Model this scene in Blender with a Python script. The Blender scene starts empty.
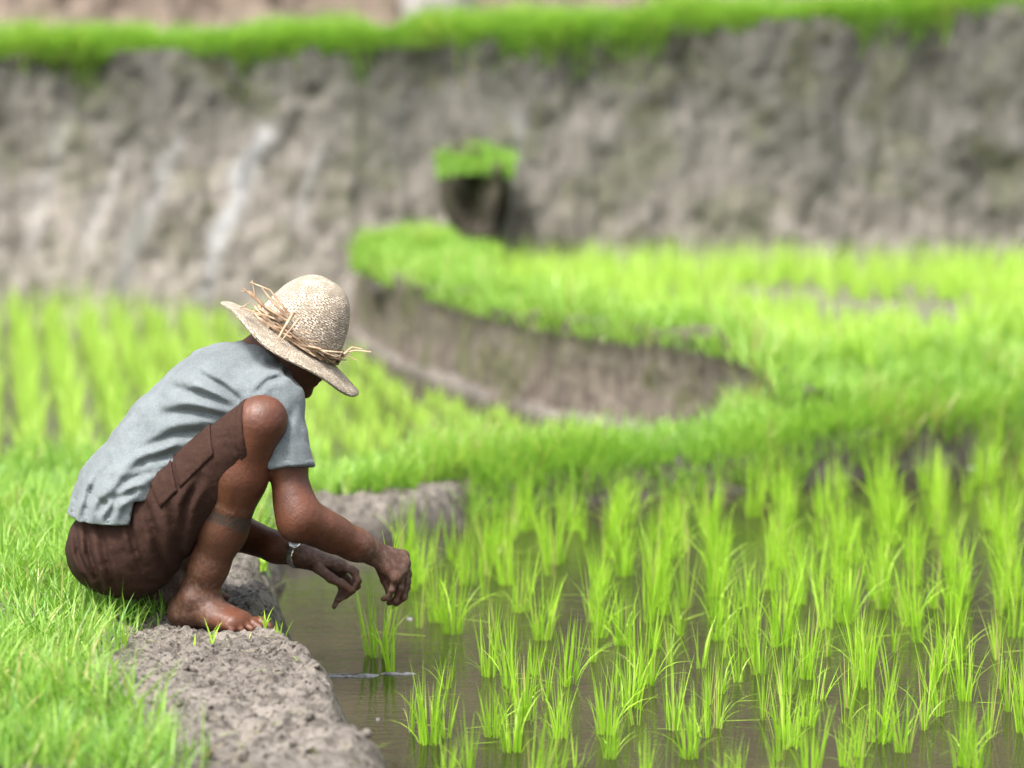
import bpy, math, random
import numpy as np
from mathutils import Vector

random.seed(7)
rng = np.random.default_rng(11)
SC = bpy.context.scene
COL = SC.collection

# ------------------------------------------------------------------ camera model
F = 3413.3            # 120 mm on a 36 mm sensor, 1024 px wide
CAMZ = 1.49
PITCH = math.atan(384.0 / F)
CP, SP = math.cos(PITCH), math.sin(PITCH)


def ray(px, py):
    u = (px - 512.0) / F
    v = (384.0 - py) / F
    return np.array([u, CP + v * SP, -SP + v * CP])


def G(px, py, z=0.0):                  # point seen at a pixel, at a known height
    d = ray(px, py)
    t = (z - CAMZ) / d[2]
    return np.array([d[0] * t, d[1] * t, z])


def PY(px, py, Y):                     # point seen at a pixel, at a known distance
    d = ray(px, py)
    t = Y / d[1]
    return np.array([d[0] * t, Y, CAMZ + d[2] * t])


# ------------------------------------------------------------------ noise
def _hash(i, j, k, seed):
    h = (i.astype(np.uint32) * np.uint32(374761393) + j.astype(np.uint32) * np.uint32(668265263)
         + k.astype(np.uint32) * np.uint32(2147483647 - 1274126177) + np.uint32((seed * 974711 + 77) & 0xffffffff))
    h = (h ^ (h >> np.uint32(13))) * np.uint32(1274126177)
    h = h ^ (h >> np.uint32(16))
    return (h & np.uint32(0xffff)).astype(np.float32) / 32767.5 - 1.0


def vnoise(x, y, z, seed=0):
    x, y, z = np.broadcast_arrays(np.asarray(x, np.float32), np.asarray(y, np.float32), np.asarray(z, np.float32))
    xi, yi, zi = np.floor(x).astype(np.int64), np.floor(y).astype(np.int64), np.floor(z).astype(np.int64)
    fx, fy, fz = x - xi, y - yi, z - zi
    fx = fx * fx * (3 - 2 * fx); fy = fy * fy * (3 - 2 * fy); fz = fz * fz * (3 - 2 * fz)
    r = 0
    for a in (0, 1):
        wx = fx if a else 1 - fx
        for b in (0, 1):
            wy = fy if b else 1 - fy
            for c in (0, 1):
                wz = fz if c else 1 - fz
                r = r + wx * wy * wz * _hash(xi + a, yi + b, zi + c, seed)
    return r


def fbm(x, y, z, seed=0, oct=4, gain=0.5):
    r, a, f = 0, 1.0, 1.0
    for o in range(oct):
        r = r + a * vnoise(np.asarray(x) * f, np.asarray(y) * f, np.asarray(z) * f, seed + o * 13)
        a *= gain; f *= 2.03
    return r


def S(t):
    t = np.clip(t, 0, 1)
    return t * t * (3 - 2 * t)


# ------------------------------------------------------------------ objects
def tag(o, label=None, cat=None, group=None, kind=None):
    if label: o['label'] = label
    if cat: o['category'] = cat
    if group: o['group'] = group
    if kind: o['kind'] = kind
    return o


def mesh_np(name, V, faces_quads=None, faces_tris=None, smooth=True, attrs=None):
    """mesh data from numpy arrays"""
    me = bpy.data.meshes.new(name)
    V = np.asarray(V, np.float32)
    loops, starts, totals = [], [], []
    n = 0
    if faces_quads is not None and len(faces_quads):
        q = np.asarray(faces_quads, np.int32)
        loops.append(q.ravel()); starts.append(np.arange(len(q)) * 4 + n); totals.append(np.full(len(q), 4)); n += q.size
    if faces_tris is not None and len(faces_tris):
        q = np.asarray(faces_tris, np.int32)
        loops.append(q.ravel()); starts.append(np.arange(len(q)) * 3 + n); totals.append(np.full(len(q), 3)); n += q.size
    loops = np.concatenate(loops).astype(np.int32)
    starts = np.concatenate(starts).astype(np.int32)
    me.vertices.add(len(V)); me.vertices.foreach_set('co', V.ravel())
    me.loops.add(len(loops)); me.loops.foreach_set('vertex_index', loops)
    me.polygons.add(len(starts)); me.polygons.foreach_set('loop_start', starts)
    me.update(calc_edges=True)
    me.validate()
    if smooth:
        me.polygons.foreach_set('use_smooth', np.ones(len(me.polygons), bool))
    for k, a in (attrs or {}).items():
        at = me.attributes.new(k, 'FLOAT', 'POINT')
        at.data.foreach_set('value', np.asarray(a, np.float32))
    me.update()
    return me


def obj(name, me, mat, parent=None, loc=None):
    o = bpy.data.objects.new(name, me)
    COL.objects.link(o)
    if mat is not None and me is not None:
        me.materials.clear(); me.materials.append(mat)
    if parent is not None: o.parent = parent
    if loc is not None: o.location = Vector([float(c) for c in loc])
    return o


def grid_faces(nu, nv, wrap_u=False, wrap_v=False):
    iu = np.arange(nu if wrap_u else nu - 1)
    iv = np.arange(nv if wrap_v else nv - 1)
    A, B = np.meshgrid(iu, iv, indexing='ij')
    A2, B2 = (A + 1) % nu, (B + 1) % nv
    return np.stack([A * nv + B, A2 * nv + B, A2 * nv + B2, A * nv + B2], -1).reshape(-1, 4)


# ------------------------------------------------------------------ materials
def new_mat(name):
    m = bpy.data.materials.new(name)
    m.use_nodes = True
    nt = m.node_tree
    nt.nodes.clear()
    out = nt.nodes.new('ShaderNodeOutputMaterial')
    return m, nt, out


class NT:
    def __init__(s, nt): s.nt = nt

    def n(s, t, **kw):
        x = s.nt.nodes.new(t)
        for k, v in kw.items(): setattr(x, k, v)
        return x

    def l(s, a, b): s.nt.links.new(a, b)

    def noise(s, scale, detail=4, rough=0.55, vec=None, dist=0.0):
        x = s.n('ShaderNodeTexNoise')
        x.inputs['Scale'].default_value = scale
        x.inputs['Detail'].default_value = detail
        x.inputs['Roughness'].default_value = rough
        x.inputs['Distortion'].default_value = dist
        if vec is not None: s.l(vec, x.inputs['Vector'])
        return x.outputs['Fac']

    def ramp(s, fac, stops):
        x = s.n('ShaderNodeValToRGB')
        e = x.color_ramp.elements
        while len(e) < len(stops): e.new(0.5)
        for i, (p, c) in enumerate(stops):
            e[i].position = p
            e[i].color = (c[0], c[1], c[2], 1) if not isinstance(c, (int, float)) else (c, c, c, 1)
        s.l(fac, x.inputs['Fac'])
        return x.outputs['Color']

    def mix(s, fac, a, b, mode='MIX'):
        x = s.n('ShaderNodeMix', data_type='RGBA', blend_type=mode)
        for sock, v in ((x.inputs[0], fac), (x.inputs[6], a), (x.inputs[7], b)):
            if isinstance(v, (int, float)): sock.default_value = v
            elif isinstance(v, tuple): sock.default_value = (*v, 1)
            else: s.l(v, sock)
        return x.outputs[2]

    def math(s, op, a, b=0.0):
        x = s.n('ShaderNodeMath', operation=op)
        for sock, v in ((x.inputs[0], a), (x.inputs[1], b)):
            if isinstance(v, (int, float)): sock.default_value = v
            else: s.l(v, sock)
        return x.outputs[0]

    def coord(s, scale=(1, 1, 1), rot=(0, 0, 0), kind='Object'):
        c = s.n('ShaderNodeTexCoord')
        mp = s.n('ShaderNodeMapping')
        mp.inputs['Scale'].default_value = scale
        mp.inputs['Rotation'].default_value = rot
        s.l(c.outputs[kind], mp.inputs['Vector'])
        return mp.outputs['Vector']

    def attr(s, name):
        x = s.n('ShaderNodeAttribute', attribute_name=name)
        return x.outputs['Fac']

    def bump(s, h, strength=0.3, dist=0.01, normal=None):
        b = s.n('ShaderNodeBump')
        b.inputs['Strength'].default_value = strength
        b.inputs['Distance'].default_value = dist
        s.l(h, b.inputs['Height'])
        if normal is not None: s.l(normal, b.inputs['Normal'])
        return b.outputs['Normal']

    def bsdf(s, base, rough=0.6, normal=None, spec=0.5, **kw):
        p = s.n('ShaderNodeBsdfPrincipled')
        for key, v in (('Base Color', base), ('Roughness', rough), ('Specular IOR Level', spec)):
            if isinstance(v, (int, float)): p.inputs[key].default_value = v
            elif isinstance(v, tuple): p.inputs[key].default_value = (*v, 1)
            else: s.l(v, p.inputs[key])
        if normal is not None: s.l(normal, p.inputs['Normal'])
        for k, v in kw.items():
            p.inputs[k.replace('_', ' ')].default_value = v
        return p.outputs[0]


def leaf_mat(name, dark, light, dry, trans=0.4, gloss=0.35):
    m, nt, out = new_mat(name)
    t = NT(nt)
    a = t.attr('tint')
    c = t.ramp(a, [(0.0, dark), (0.80, light), (0.9, light), (1.0, dry)])
    p = t.bsdf(c, rough=0.42, spec=gloss)
    tr = t.n('ShaderNodeBsdfTranslucent')
    c2 = t.mix(0.45, c, (0.42, 0.72, 0.02), 'MULTIPLY')
    c3 = t.mix(1.0, c2, (1.6, 1.5, 1.2), 'MULTIPLY')
    t.l(c3, tr.inputs['Color'])
    ms = t.n('ShaderNodeMixShader')
    ms.inputs[0].default_value = trans
    t.l(p, ms.inputs[1]); t.l(tr.outputs[0], ms.inputs[2])
    t.l(ms.outputs[0], out.inputs['Surface'])
    return m


def mud_mat():
    m, nt, out = new_mat('mud')
    t = NT(nt)
    v = t.coord()
    n1 = t.noise(3.5, 6, 0.6, v)
    n2 = t.noise(28, 6, 0.65, v)
    n3 = t.noise(120, 4, 0.6, v)
    c = t.ramp(n1, [(0.3, (0.092, 0.078, 0.064)), (0.5, (0.150, 0.130, 0.109)), (0.68, (0.205, 0.181, 0.155))])
    c = t.mix(t.ramp(n2, [(0.40, 0.8), (0.52, 0.0)]), c, (0.050, 0.040, 0.031))
    c = t.mix(t.ramp(t.noise(75, 3, 0.5, v), [(0.38, 0.9), (0.45, 0.0)]), c, (0.030, 0.024, 0.018))
    c = t.mix(t.ramp(n3, [(0.58, 0.0), (0.70, 0.55)]), c, (0.26, 0.235, 0.205))
    geo = t.n('ShaderNodeNewGeometry')
    sx = t.n('ShaderNodeSeparateXYZ'); t.l(geo.outputs['Position'], sx.inputs[0])
    wet = t.n('ShaderNodeMapRange')                  # damp band just above the water line
    far_ = t.math('MULTIPLY', t.math('GREATER_THAN', sx.outputs['Y'], 9.25), t.math('GREATER_THAN', sx.outputs['X'], -0.12))
    t.l(t.math('SUBTRACT', sx.outputs['Z'], t.math('MULTIPLY', far_, 0.10)), wet.inputs['Value'])
    wet.inputs['From Min'].default_value = 0.01; wet.inputs['From Max'].default_value = 0.085
    wet.inputs['To Min'].default_value = 1; wet.inputs['To Max'].default_value = 0
    nr = t.math('LESS_THAN', sx.outputs['Y'], 11.6)
    c = t.mix(t.math('MULTIPLY', wet.outputs[0], nr), c, (0.045, 0.036, 0.028))
    h = t.math('ADD', t.math('MULTIPLY', n2, 1.0), t.math('MULTIPLY', n3, 0.35))
    nm = t.bump(h, 1.0, 0.02)
    rg = t.ramp(n1, [(0.35, 0.45), (0.65, 0.75)])
    t.l(t.bsdf(c, rg, nm, 0.4), out.inputs['Surface'])
    return m


def earth_mat(name, lo, hi, z0, z1, moss=0.5, dark=(0.05, 0.045, 0.035), fs=9.0):
    """earth face: paler dry clay low down, weathered grey and mossy towards its lip"""
    m, nt, out = new_mat(name)
    t = NT(nt)
    v = t.coord()
    vs = t.coord((1.6, 1.6, 0.45), (0, 0.22, 0))
    vf = t.coord((fs, fs, fs * 0.19), (0, 0.18, 0))
    n1 = t.noise(1.6, 6, 0.62, vs)
    n2 = t.noise(1.5, 6, 0.65, vf)
    n3 = t.noise(34, 5, 0.65, v)
    geo = t.n('ShaderNodeNewGeometry')
    sx = t.n('ShaderNodeSeparateXYZ'); t.l(geo.outputs['Position'], sx.inputs[0])
    mr = t.n('ShaderNodeMapRange')
    mr.inputs['From Min'].default_value = z0; mr.inputs['From Max'].default_value = z1
    t.l(sx.outputs['Z'], mr.inputs['Value'])
    hz = t.math('ADD', mr.outputs[0], t.math('MULTIPLY', t.math('SUBTRACT', n1, 0.5), 1.5))
    hz = t.math('ADD', hz, t.math('MULTIPLY', sx.outputs['X'], 0.07))
    c = t.ramp(hz, [(0.1, lo), (0.85, hi)])
    c = t.mix(t.ramp(n2, [(0.33, 0.65), (0.5, 0.0)]), c, dark)
    c = t.mix(t.ramp(n2, [(0.55, 0.0), (0.75, 0.3)]), c, tuple(min(1, x * 1.45) for x in lo))
    mo = t.math('MULTIPLY', t.ramp(t.noise(3.2, 5, 0.6, v), [(0.5, 0.0), (0.62, 1.0)]), moss)
    c = t.mix(mo, c, (0.075, 0.085, 0.03))
    st = t.math('MULTIPLY', t.attr('seep'), t.ramp(n2, [(0.30, 0.45), (0.6, 1.0)]))
    c = t.mix(st, c, (0.32, 0.32, 0.325))
    h = t.math('ADD', t.math('MULTIPLY', n2, 1.2), t.math('MULTIPLY', n3, 0.6))
    nm = t.bump(h, 0.9, 0.03)
    t.l(t.bsdf(c, 0.9, nm, 0.2), out.inputs['Surface'])
    return m


def simple_mat(name, c1, c2, scale, rough=0.8, bump=0.3, spec=0.3, bscale=None, dist=0.003):
    m, nt, out = new_mat(name)
    t = NT(nt)
    v = t.coord()
    n = t.noise(scale, 5, 0.6, v)
    c = t.ramp(n, [(0.35, c1), (0.65, c2)])
    nb = t.noise(bscale or scale * 4, 4, 0.6, v)
    t.l(t.bsdf(c, rough, t.bump(nb, bump, dist), spec), out.inputs['Surface'])
    return m


def water_mat():
    m, nt, out = new_mat('water')
    t = NT(nt)
    v = t.coord((1.0, 3.6, 1.0))
    v2 = t.coord((1.0, 2.2, 1.0), (0, 0, 0.25))
    n1 = t.noise(7.0, 3, 0.55, v, 0.4)
    n2 = t.noise(22.0, 3, 0.5, v2, 0.3)
    h = t.math('ADD', n1, t.math('MULTIPLY', n2, 0.35))
    nm = t.bump(h, 0.085, 0.016)
    c = t.ramp(t.noise(1.3, 4, 0.6, t.coord()), [(0.35, (0.013, 0.0105, 0.0065)), (0.65, (0.025, 0.0205, 0.0125))])
    t.l(t.bsdf(c, 0.04, nm, 0.5, IOR=1.33), out.inputs['Surface'])
    return m


def skin_mat():
    m, nt, out = new_mat('skin')
    t = NT(nt)
    v = t.coord()
    n1 = t.noise(13, 6, 0.7, v)
    n2 = t.noise(150, 4, 0.6, v)
    c = t.ramp(n1, [(0.3, (0.042, 0.0138, 0.0066)), (0.7, (0.105, 0.0350, 0.0165))])
    mud = t.math('MULTIPLY', t.attr('mud'), t.ramp(t.noise(60, 5, 0.65, v), [(0.3, 0.35), (0.55, 1.0)]))
    c = t.mix(mud, c, (0.030, 0.021, 0.015))
    dust = t.math('MULTIPLY', t.attr('dust'), t.ramp(t.noise(90, 5, 0.7, v), [(0.45, 0.0), (0.65, 0.7)]))
    c = t.mix(dust, c, (0.17, 0.12, 0.09))
    rg = t.math('ADD', 0.48, t.math('MULTIPLY', mud, 0.35))
    vein = t.noise(32, 4, 0.6, v, 1.6)
    h = t.math('ADD', t.math('MULTIPLY', n2, 0.5), t.math('MULTIPLY', vein, 0.9))
    p = t.bsdf(c, rg, t.bump(h, 0.55, 0.003), 0.4)
    t.l(p, out.inputs['Surface'])
    return m


def cloth_mat(name, c1, c2, rough=0.9, weave=900, sheen=0.25, wear=None):
    m, nt, out = new_mat(name)
    t = NT(nt)
    v = t.coord()
    n1 = t.noise(9, 5, 0.6, v)
    n2 = t.noise(weave / 3, 2, 0.6, v)
    c = t.ramp(t.math('ADD', t.math('MULTIPLY', n1, 0.5), t.math('MULTIPLY', n2, 0.5)), [(0.36, c1), (0.64, c2)])
    if wear is not None:
        c = t.mix(t.ramp(t.noise(22, 6, 0.7, v), [(0.55, 0.0), (0.72, 0.5)]), c, wear)
    h = t.math('ADD', t.math('MULTIPLY', n2, 0.25), t.math('MULTIPLY', t.noise(70, 4, 0.6, v), 0.8))
    p = t.bsdf(c, rough, t.bump(h, 0.35, 0.004), 0.2)
    nd = p.node
    nd.inputs['Sheen Weight'].default_value = sheen
    t.l(p, out.inputs['Surface'])
    return m


def straw_mat(name, c1, c2, c3):
    m, nt, out = new_mat(name)
    t = NT(nt)
    c = t.n('ShaderNodeTexCoord')
    nz = t.n('ShaderNodeTexNoise'); nz.inputs['Scale'].default_value = 0.9; nz.inputs['Detail'].default_value = 3
    t.l(c.outputs['UV'], nz.inputs['Vector'])
    mp = t.n('ShaderNodeMix', data_type='VECTOR', blend_type='MIX') if False else t.n('ShaderNodeVectorMath', operation='MULTIPLY_ADD')
    t.l(nz.outputs['Color'], mp.inputs[0]); mp.inputs[1].default_value = (1.1, 1.1, 0); t.l(c.outputs['UV'], mp.inputs[2])
    br = t.n('ShaderNodeTexBrick')
    br.offset = 0.5
    br.inputs['Scale'].default_value = 1.0
    br.inputs['Mortar Size'].default_value = 0.10
    br.inputs['Mortar Smooth'].default_value = 0.6
    br.inputs['Brick Width'].default_value = 1.0
    br.inputs['Row Height'].default_value = 0.55
    br.inputs['Color1'].default_value = (*c1, 1); br.inputs['Color2'].default_value = (*c2, 1)
    br.inputs['Mortar'].default_value = (*c3, 1)
    t.l(mp.outputs[0], br.inputs['Vector'])
    v = t.coord()
    n = t.noise(45, 5, 0.65, v)
    col = t.mix(t.ramp(n, [(0.44, 0.8), (0.58, 0.0)]), br.outputs['Color'], tuple(x * 0.55 for x in c2))
    h = t.math('SUBTRACT', 1.0, br.outputs['Fac'])
    h = t.math('ADD', h, t.math('MULTIPLY', t.noise(160, 3, 0.6, v), 0.6))
    t.l(t.bsdf(col, 0.65, t.bump(h, 1.0, 0.006), 0.2), out.inputs['Surface'])
    return m


M = {}
M['mud'] = mud_mat()
M['water'] = water_mat()
M['skin'] = skin_mat()
M['shirt'] = cloth_mat('shirt_cloth', (0.078, 0.092, 0.098), (0.150, 0.169, 0.177), 0.9, 900, 0.12)
M['shorts'] = cloth_mat('shorts_cloth', (0.0180, 0.0074, 0.0048), (0.037, 0.0160, 0.0106), 0.85, 700, 0.0, wear=(0.050, 0.026, 0.019))
M['straw'] = straw_mat('straw', (0.66, 0.580, 0.475), (0.48, 0.40, 0.305), (0.16, 0.11, 0.072))
M['strand'] = simple_mat('straw_strand', (0.22, 0.125, 0.07), (0.52, 0.39, 0.26), 30, 0.6, 0.2)
M['hair'] = simple_mat('hair', (0.012, 0.010, 0.009), (0.03, 0.026, 0.023), 80, 0.5, 0.5, 0.4)
M['eye'] = simple_mat('eye', (0.35, 0.30, 0.26), (0.5, 0.45, 0.4), 10, 0.2, 0.0, 0.5)
M['steel'] = None
M['wall'] = earth_mat('earth_wall', (0.212, 0.190, 0.166), (0.082, 0.078, 0.069), 0.05, 1.25, 0.35)
M['low_wall'] = earth_mat('low_earth_wall', (0.140, 0.115, 0.096), (0.110, 0.095, 0.074), 0.0, 0.3, 0.6, (0.026, 0.021, 0.016), 17.0)
M['upper_wall'] = earth_mat('upper_earth_wall', (0.21, 0.165, 0.132), (0.17, 0.13, 0.105), 1.0, 2.6, 0.25)
M['soil'] = simple_mat('soil', (0.06, 0.052, 0.038), (0.10, 0.085, 0.065), 2.0, 0.8, 0.5, 0.3, dist=0.02)
M['outcrop'] = earth_mat('outcrop_earth', (0.035, 0.028, 0.022), (0.045, 0.038, 0.028), 0.3, 0.8, 0.4)
M['stone'] = simple_mat('pale_stone', (0.22, 0.205, 0.19), (0.30, 0.28, 0.265), 5, 0.85, 0.5, dist=0.01)
M['hill'] = simple_mat('hill', (0.05, 0.07, 0.025), (0.12, 0.11, 0.06), 0.8, 0.9, 0.6, dist=0.2)
M['glint'] = simple_mat('glint', (0.08, 0.08, 0.075), (0.30, 0.30, 0.30), 90, 0.3, 0.9)  # pale colour for the painted ripple glints
M['trickle'] = simple_mat('trickle', (0.15, 0.14, 0.13), (0.34, 0.34, 0.35), 11, 0.25, 0.6, 0.6)
M['rice'] = leaf_mat('rice_leaf', (0.170, 0.340, 0.018), (0.370, 0.590, 0.050), (0.42, 0.36, 0.16), 0.45)
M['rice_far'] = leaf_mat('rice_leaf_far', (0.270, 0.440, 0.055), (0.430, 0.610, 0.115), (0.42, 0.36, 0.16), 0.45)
M['grass'] = leaf_mat('grass_leaf', (0.085, 0.220, 0.022), (0.300, 0.465, 0.090), (0.42, 0.36, 0.17), 0.42)
mm, nt_, out_ = new_mat('steel'); t_ = NT(nt_)
t_.l(t_.bsdf((0.62, 0.62, 0.60), 0.3, t_.bump(t_.noise(400, 2, 0.5, t_.coord()), 0.2, 0.001), 0.5, Metallic=0.9), out_.inputs['Surface'])
M['steel'] = mm

# ------------------------------------------------------------------ plan of the place
def poly_sd(x, y, P):
    """signed distance to a polygon, negative inside"""
    P = np.asarray(P, np.float64)
    d = np.full(np.shape(x), 1e9)
    ins = np.zeros(np.shape(x), bool)
    n = len(P)
    for i in range(n):
        a, b = P[i], P[(i + 1) % n]
        e = b - a
        wx, wy = x - a[0], y - a[1]
        t = np.clip((wx * e[0] + wy * e[1]) / (e @ e), 0, 1)
        d = np.minimum(d, (wx - t * e[0]) ** 2 + (wy - t * e[1]) ** 2)
        c = ((a[1] <= y) & (b[1] > y)) | ((b[1] <= y) & (a[1] > y))
        if abs(e[1]) > 1e-12:
            xi = a[0] + (y - a[1]) / e[1] * e[0]
            ins ^= c & (x < xi)
    d = np.sqrt(d)
    return np.where(ins, -d, d)


def line_d(x, y, P):
    d = np.full(np.shape(x), 1e9)
    for a, b in zip(P[:-1], P[1:]):
        a, b = np.asarray(a, float), np.asarray(b, float)
        e = b - a
        t = np.clip(((x - a[0]) * e[0] + (y - a[1]) * e[1]) / (e @ e), 0, 1)
        d = np.minimum(d, np.hypot(x - a[0] - t * e[0], y - a[1] - t * e[1]))
    return d


WL = [G(*p)[:2] for p in [(400, 768), (352, 715), (325, 680), (308, 645), (298, 612), (294, 585), (305, 560), (345, 548),
                          (400, 543), (452, 532), (500, 516), (560, 508), (640, 500), (760, 491), (850, 478), (930, 468), (1024, 455)]]
NEAR = [np.array([0.02, 4.6])] + WL + [np.array([2.6, 12.3]), np.array([6.5, 14.6]), np.array([6.5, 4.6])]
LOWLINE = [(-0.70, 15.95), (-0.615, 15.0), (-0.494, 14.4), (-0.287, 13.6), (-0.045, 12.8), (0.207, 12.2), (0.444, 11.85),
           (0.70, 11.5), (0.85, 11.05), (0.93, 10.85)]
LOWER = [(-7, 10.40), (-1.4, 10.40), (-0.5, 10.30), (0.0, 10.38), (0.43, 10.74), (0.62, 11.0), (0.66, 11.3)] + [LOWLINE[i] for i in (6, 5, 4, 3, 2, 1, 0)] + [(-0.72, 16.6), (-7, 16.6)]
TERR = LOWLINE + [(1.15, 11.0), (1.35, 11.2), (1.9, 11.75), (2.7, 12.9), (6.5, 15.2), (6.5, 16.6), (-0.72, 16.6)]


def base_h(x, y):
    hb = 0.175 - 0.085 * S((y - 8.2) / 0.9) + 0.012 * S((y - 9.75) / 0.4)
    hb = hb - 0.03 * S((-x - 1.1) / 0.8) + 0.03 * S((y - 9.9) / 0.3) * S((x - 0.6) / 0.4)
    tp = poly_sd(x, y, TERR)
    dl = line_d(x, y, LOWLINE)
    lip = 0.09 * (1 - S((dl - 0.16) / 0.25)) * (1 - S((x - 0.76) / 0.2))
    return hb + (0.25 + lip - hb) * S((0.0 - tp) / (0.06 + 0.6 * S((x - 0.85) / 0.3)))


def height(x, y, fine=True):
    x = np.asarray(x, np.float64); y = np.asarray(y, np.float64)
    n1 = fbm(x * 2.2, y * 2.2, 0.0 * x, 3, 3)
    n2 = fbm(x * 8, y * 8, 0.0 * x, 9, 3)
    d1 = poly_sd(x, y, NEAR) + 0.035 * n1 + 0.016 * n2
    d1 = d1 + 0.055 * S((y - 9.3) / 0.4) * S((x + 0.25) / 0.3)
    d2 = poly_sd(x, y, LOWER)
    k = np.minimum(S((d1 + 0.02) / 0.17), S((d2 - 0.02) / 0.06))
    h = -0.10 + (base_h(x, y) + 0.10) * k
    rim = S((0.13 - line_d(x, y, LOWLINE)) / 0.05) * (d2 < 0.0) * (x < 0.5)
    h = np.maximum(h, -0.10 + 0.135 * rim + 0.006 * n2 * rim)
    on = S((k - 0.2) / 0.5)
    tp = poly_sd(x, y, TERR)
    soft = 1 - 0.75 * S(-tp / 0.1)
    h = h + on * soft * (0.012 * n1 + 0.007 * n2)
    if fine:
        n3 = fbm(x * 26, y * 26, 0.0 * x, 21, 4, 0.6)
        r = 1 - np.abs(fbm(x * 14, y * 20, 0.0 * x, 33, 3))
        n4 = fbm(x * 60, y * 60, 0.0 * x, 45, 2, 0.6)
        h = h + on * soft * (0.009 * n3 + 0.0045 * n4 - 0.016 * S((r - 0.84) / 0.16))
    return h


# sheets: ground to the horizon, water a little above it
me = mesh_np('ground', [(-400, -200, -0.25), (400, -200, -0.25), (400, 600, -0.25), (-400, 600, -0.25)], [(0, 1, 2, 3)])
tag(obj('ground', me, M['soil']), 'dark soil sheet under the flooded fields', 'ground', kind='structure')
gx = np.linspace(-9, 9, 30); gy = np.linspace(1.5, 16.6, 30)
XX, YY = np.meshgrid(gx, gy, indexing='ij')
me = mesh_np('water', np.stack([XX, YY, 0 * XX], -1).reshape(-1, 3), grid_faces(30, 30))
tag(obj('water', me, M['water']), 'shallow brown rippled water flooding the rice paddies', 'water', kind='structure')


def hf_patch(x0, x1, y0, y1, step, hole=None):
    xs = np.arange(x0, x1 + 1e-6, step); ys = np.arange(y0, y1 + 1e-6, step)
    X, Y = np.meshgrid(xs, ys, indexing='ij')
    Z = height(X, Y)
    V = np.stack([X, Y, Z], -1).reshape(-1, 3)
    Fq = grid_faces(len(xs), len(ys))
    cz = V[Fq].max(1)[:, 2]
    keep = cz > -0.085
    if hole:
        c = V[Fq].mean(1)
        keep &= ~((c[:, 0] > hole[0]) & (c[:, 0] < hole[1]) & (c[:, 1] > hole[2]) & (c[:, 1] < hole[3]))
    Fq = Fq[keep]
    used = np.unique(Fq)
    mp = np.full(len(V), -1); mp[used] = np.arange(len(used))
    return V[used], mp[Fq]


HOLE = (-1.60, 0.20, 5.92, 10.20)
V, Fq = hf_patch(HOLE[0], HOLE[1], HOLE[2], HOLE[3], 0.0085)
tag(obj('mud_bank', mesh_np('mud_bank', V, Fq), M['mud']), 'lumpy bare mud bank the man squats on beside the water', 'bank', kind='structure')
V, Fq = hf_patch(-4.0, 4.4, 4.0, 16.6, 0.03, HOLE)
V = V.copy(); 
tag(obj('earth_bank', mesh_np('earth_bank', V, Fq), M['mud']), 'earth banks and raised terrace bed between the flooded paddies', 'bank', kind='structure')

# ------------------------------------------------------------------ blades
def blades(P, H, W, az, lean, curve, seg=4, tint=None):
    N = len(P)
    t = np.linspace(0, 1, seg + 1)
    th = lean[:, None] + curve[:, None] * t[None, :]
    ds = H[:, None] / seg
    r = np.concatenate([np.zeros((N, 1)), np.cumsum(np.sin(th[:, :-1]) * ds, 1)], 1)
    z = np.concatenate([np.zeros((N, 1)), np.cumsum(np.cos(th[:, :-1]) * ds, 1)], 1)
    cx = P[:, 0:1] + r * np.cos(az)[:, None]
    cy = P[:, 1:2] + r * np.sin(az)[:, None]
    cz = P[:, 2:3] + z
    tw = az + math.pi / 2 + rng.uniform(-0.9, 0.9, N)
    w = W[:, None] * 0.5 * np.clip(1.06 - t[None, :] ** 1.7, 0.05, 1) * (0.65 + 0.35 * np.sin(np.clip(t * 3, 0, 1.57)))[None, :]
    sx, sy = np.cos(tw)[:, None] * w, np.sin(tw)[:, None] * w
    L = np.stack([cx - sx, cy - sy, cz], -1)[:, :-1]
    R = np.stack([cx + sx, cy + sy, cz], -1)[:, :-1]
    T = np.stack([cx, cy, cz], -1)[:, -1:]
    V = np.concatenate([L, R, T], 1)                      # per blade: seg L, seg R, 1 tip
    nv = 2 * seg + 1
    b = (np.arange(N) * nv)[:, None]
    i = np.arange(seg - 1)[None, :]
    q = np.stack([b + i, b + seg + i, b + seg + i + 1, b + i + 1], -1).reshape(-1, 4)
    tr = np.stack([b[:, 0] + seg - 1, b[:, 0] + 2 * seg - 1, b[:, 0] + 2 * seg], -1)
    if tint is None: tint = rng.uniform(0, 0.85, N)
    return V.reshape(-1, 3), q, tr, np.repeat(tint, nv)


def blade_mesh(name, *a, **k):
    V, q, tr, ti = blades(*a, **k)
    return mesh_np(name, V, q, tr, True, {'tint': ti})


def tints(n, dry=0.04, lo=0.0, hi=0.8):
    t = rng.uniform(lo, hi, n)
    return np.where(rng.random(n) < dry, rng.uniform(0.93, 1.0, n), t)


def scatter_grass(name, X, Y, Z, hlo, hhi, w, mat, label, leanmax=0.6, dry=0.05, azb=None, lo=0, hi=0.8, curve=1.1):
    n = len(X)
    clump = fbm(X * 5, Y * 5, 0 * X, 51, 3)
    H = rng.uniform(hlo, hhi, n) * np.clip(1 + 0.6 * clump, 0.35, 1.7)
    az = rng.uniform(0, 2 * math.pi, n) if azb is None else azb
    me = blade_mesh(name, np.stack([X, Y, Z - 0.004], -1), H, w * rng.uniform(0.6, 1.3, n), az,
                    rng.uniform(0.02, leanmax, n), rng.uniform(0.1, curve, n), 4,
                    np.clip(tints(n, dry, lo, hi) + 0.18 * clump * (rng.random(n) > 0.1), 0, 1))
    return tag(obj(name, me, mat), label, 'grass', kind='stuff')


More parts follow.
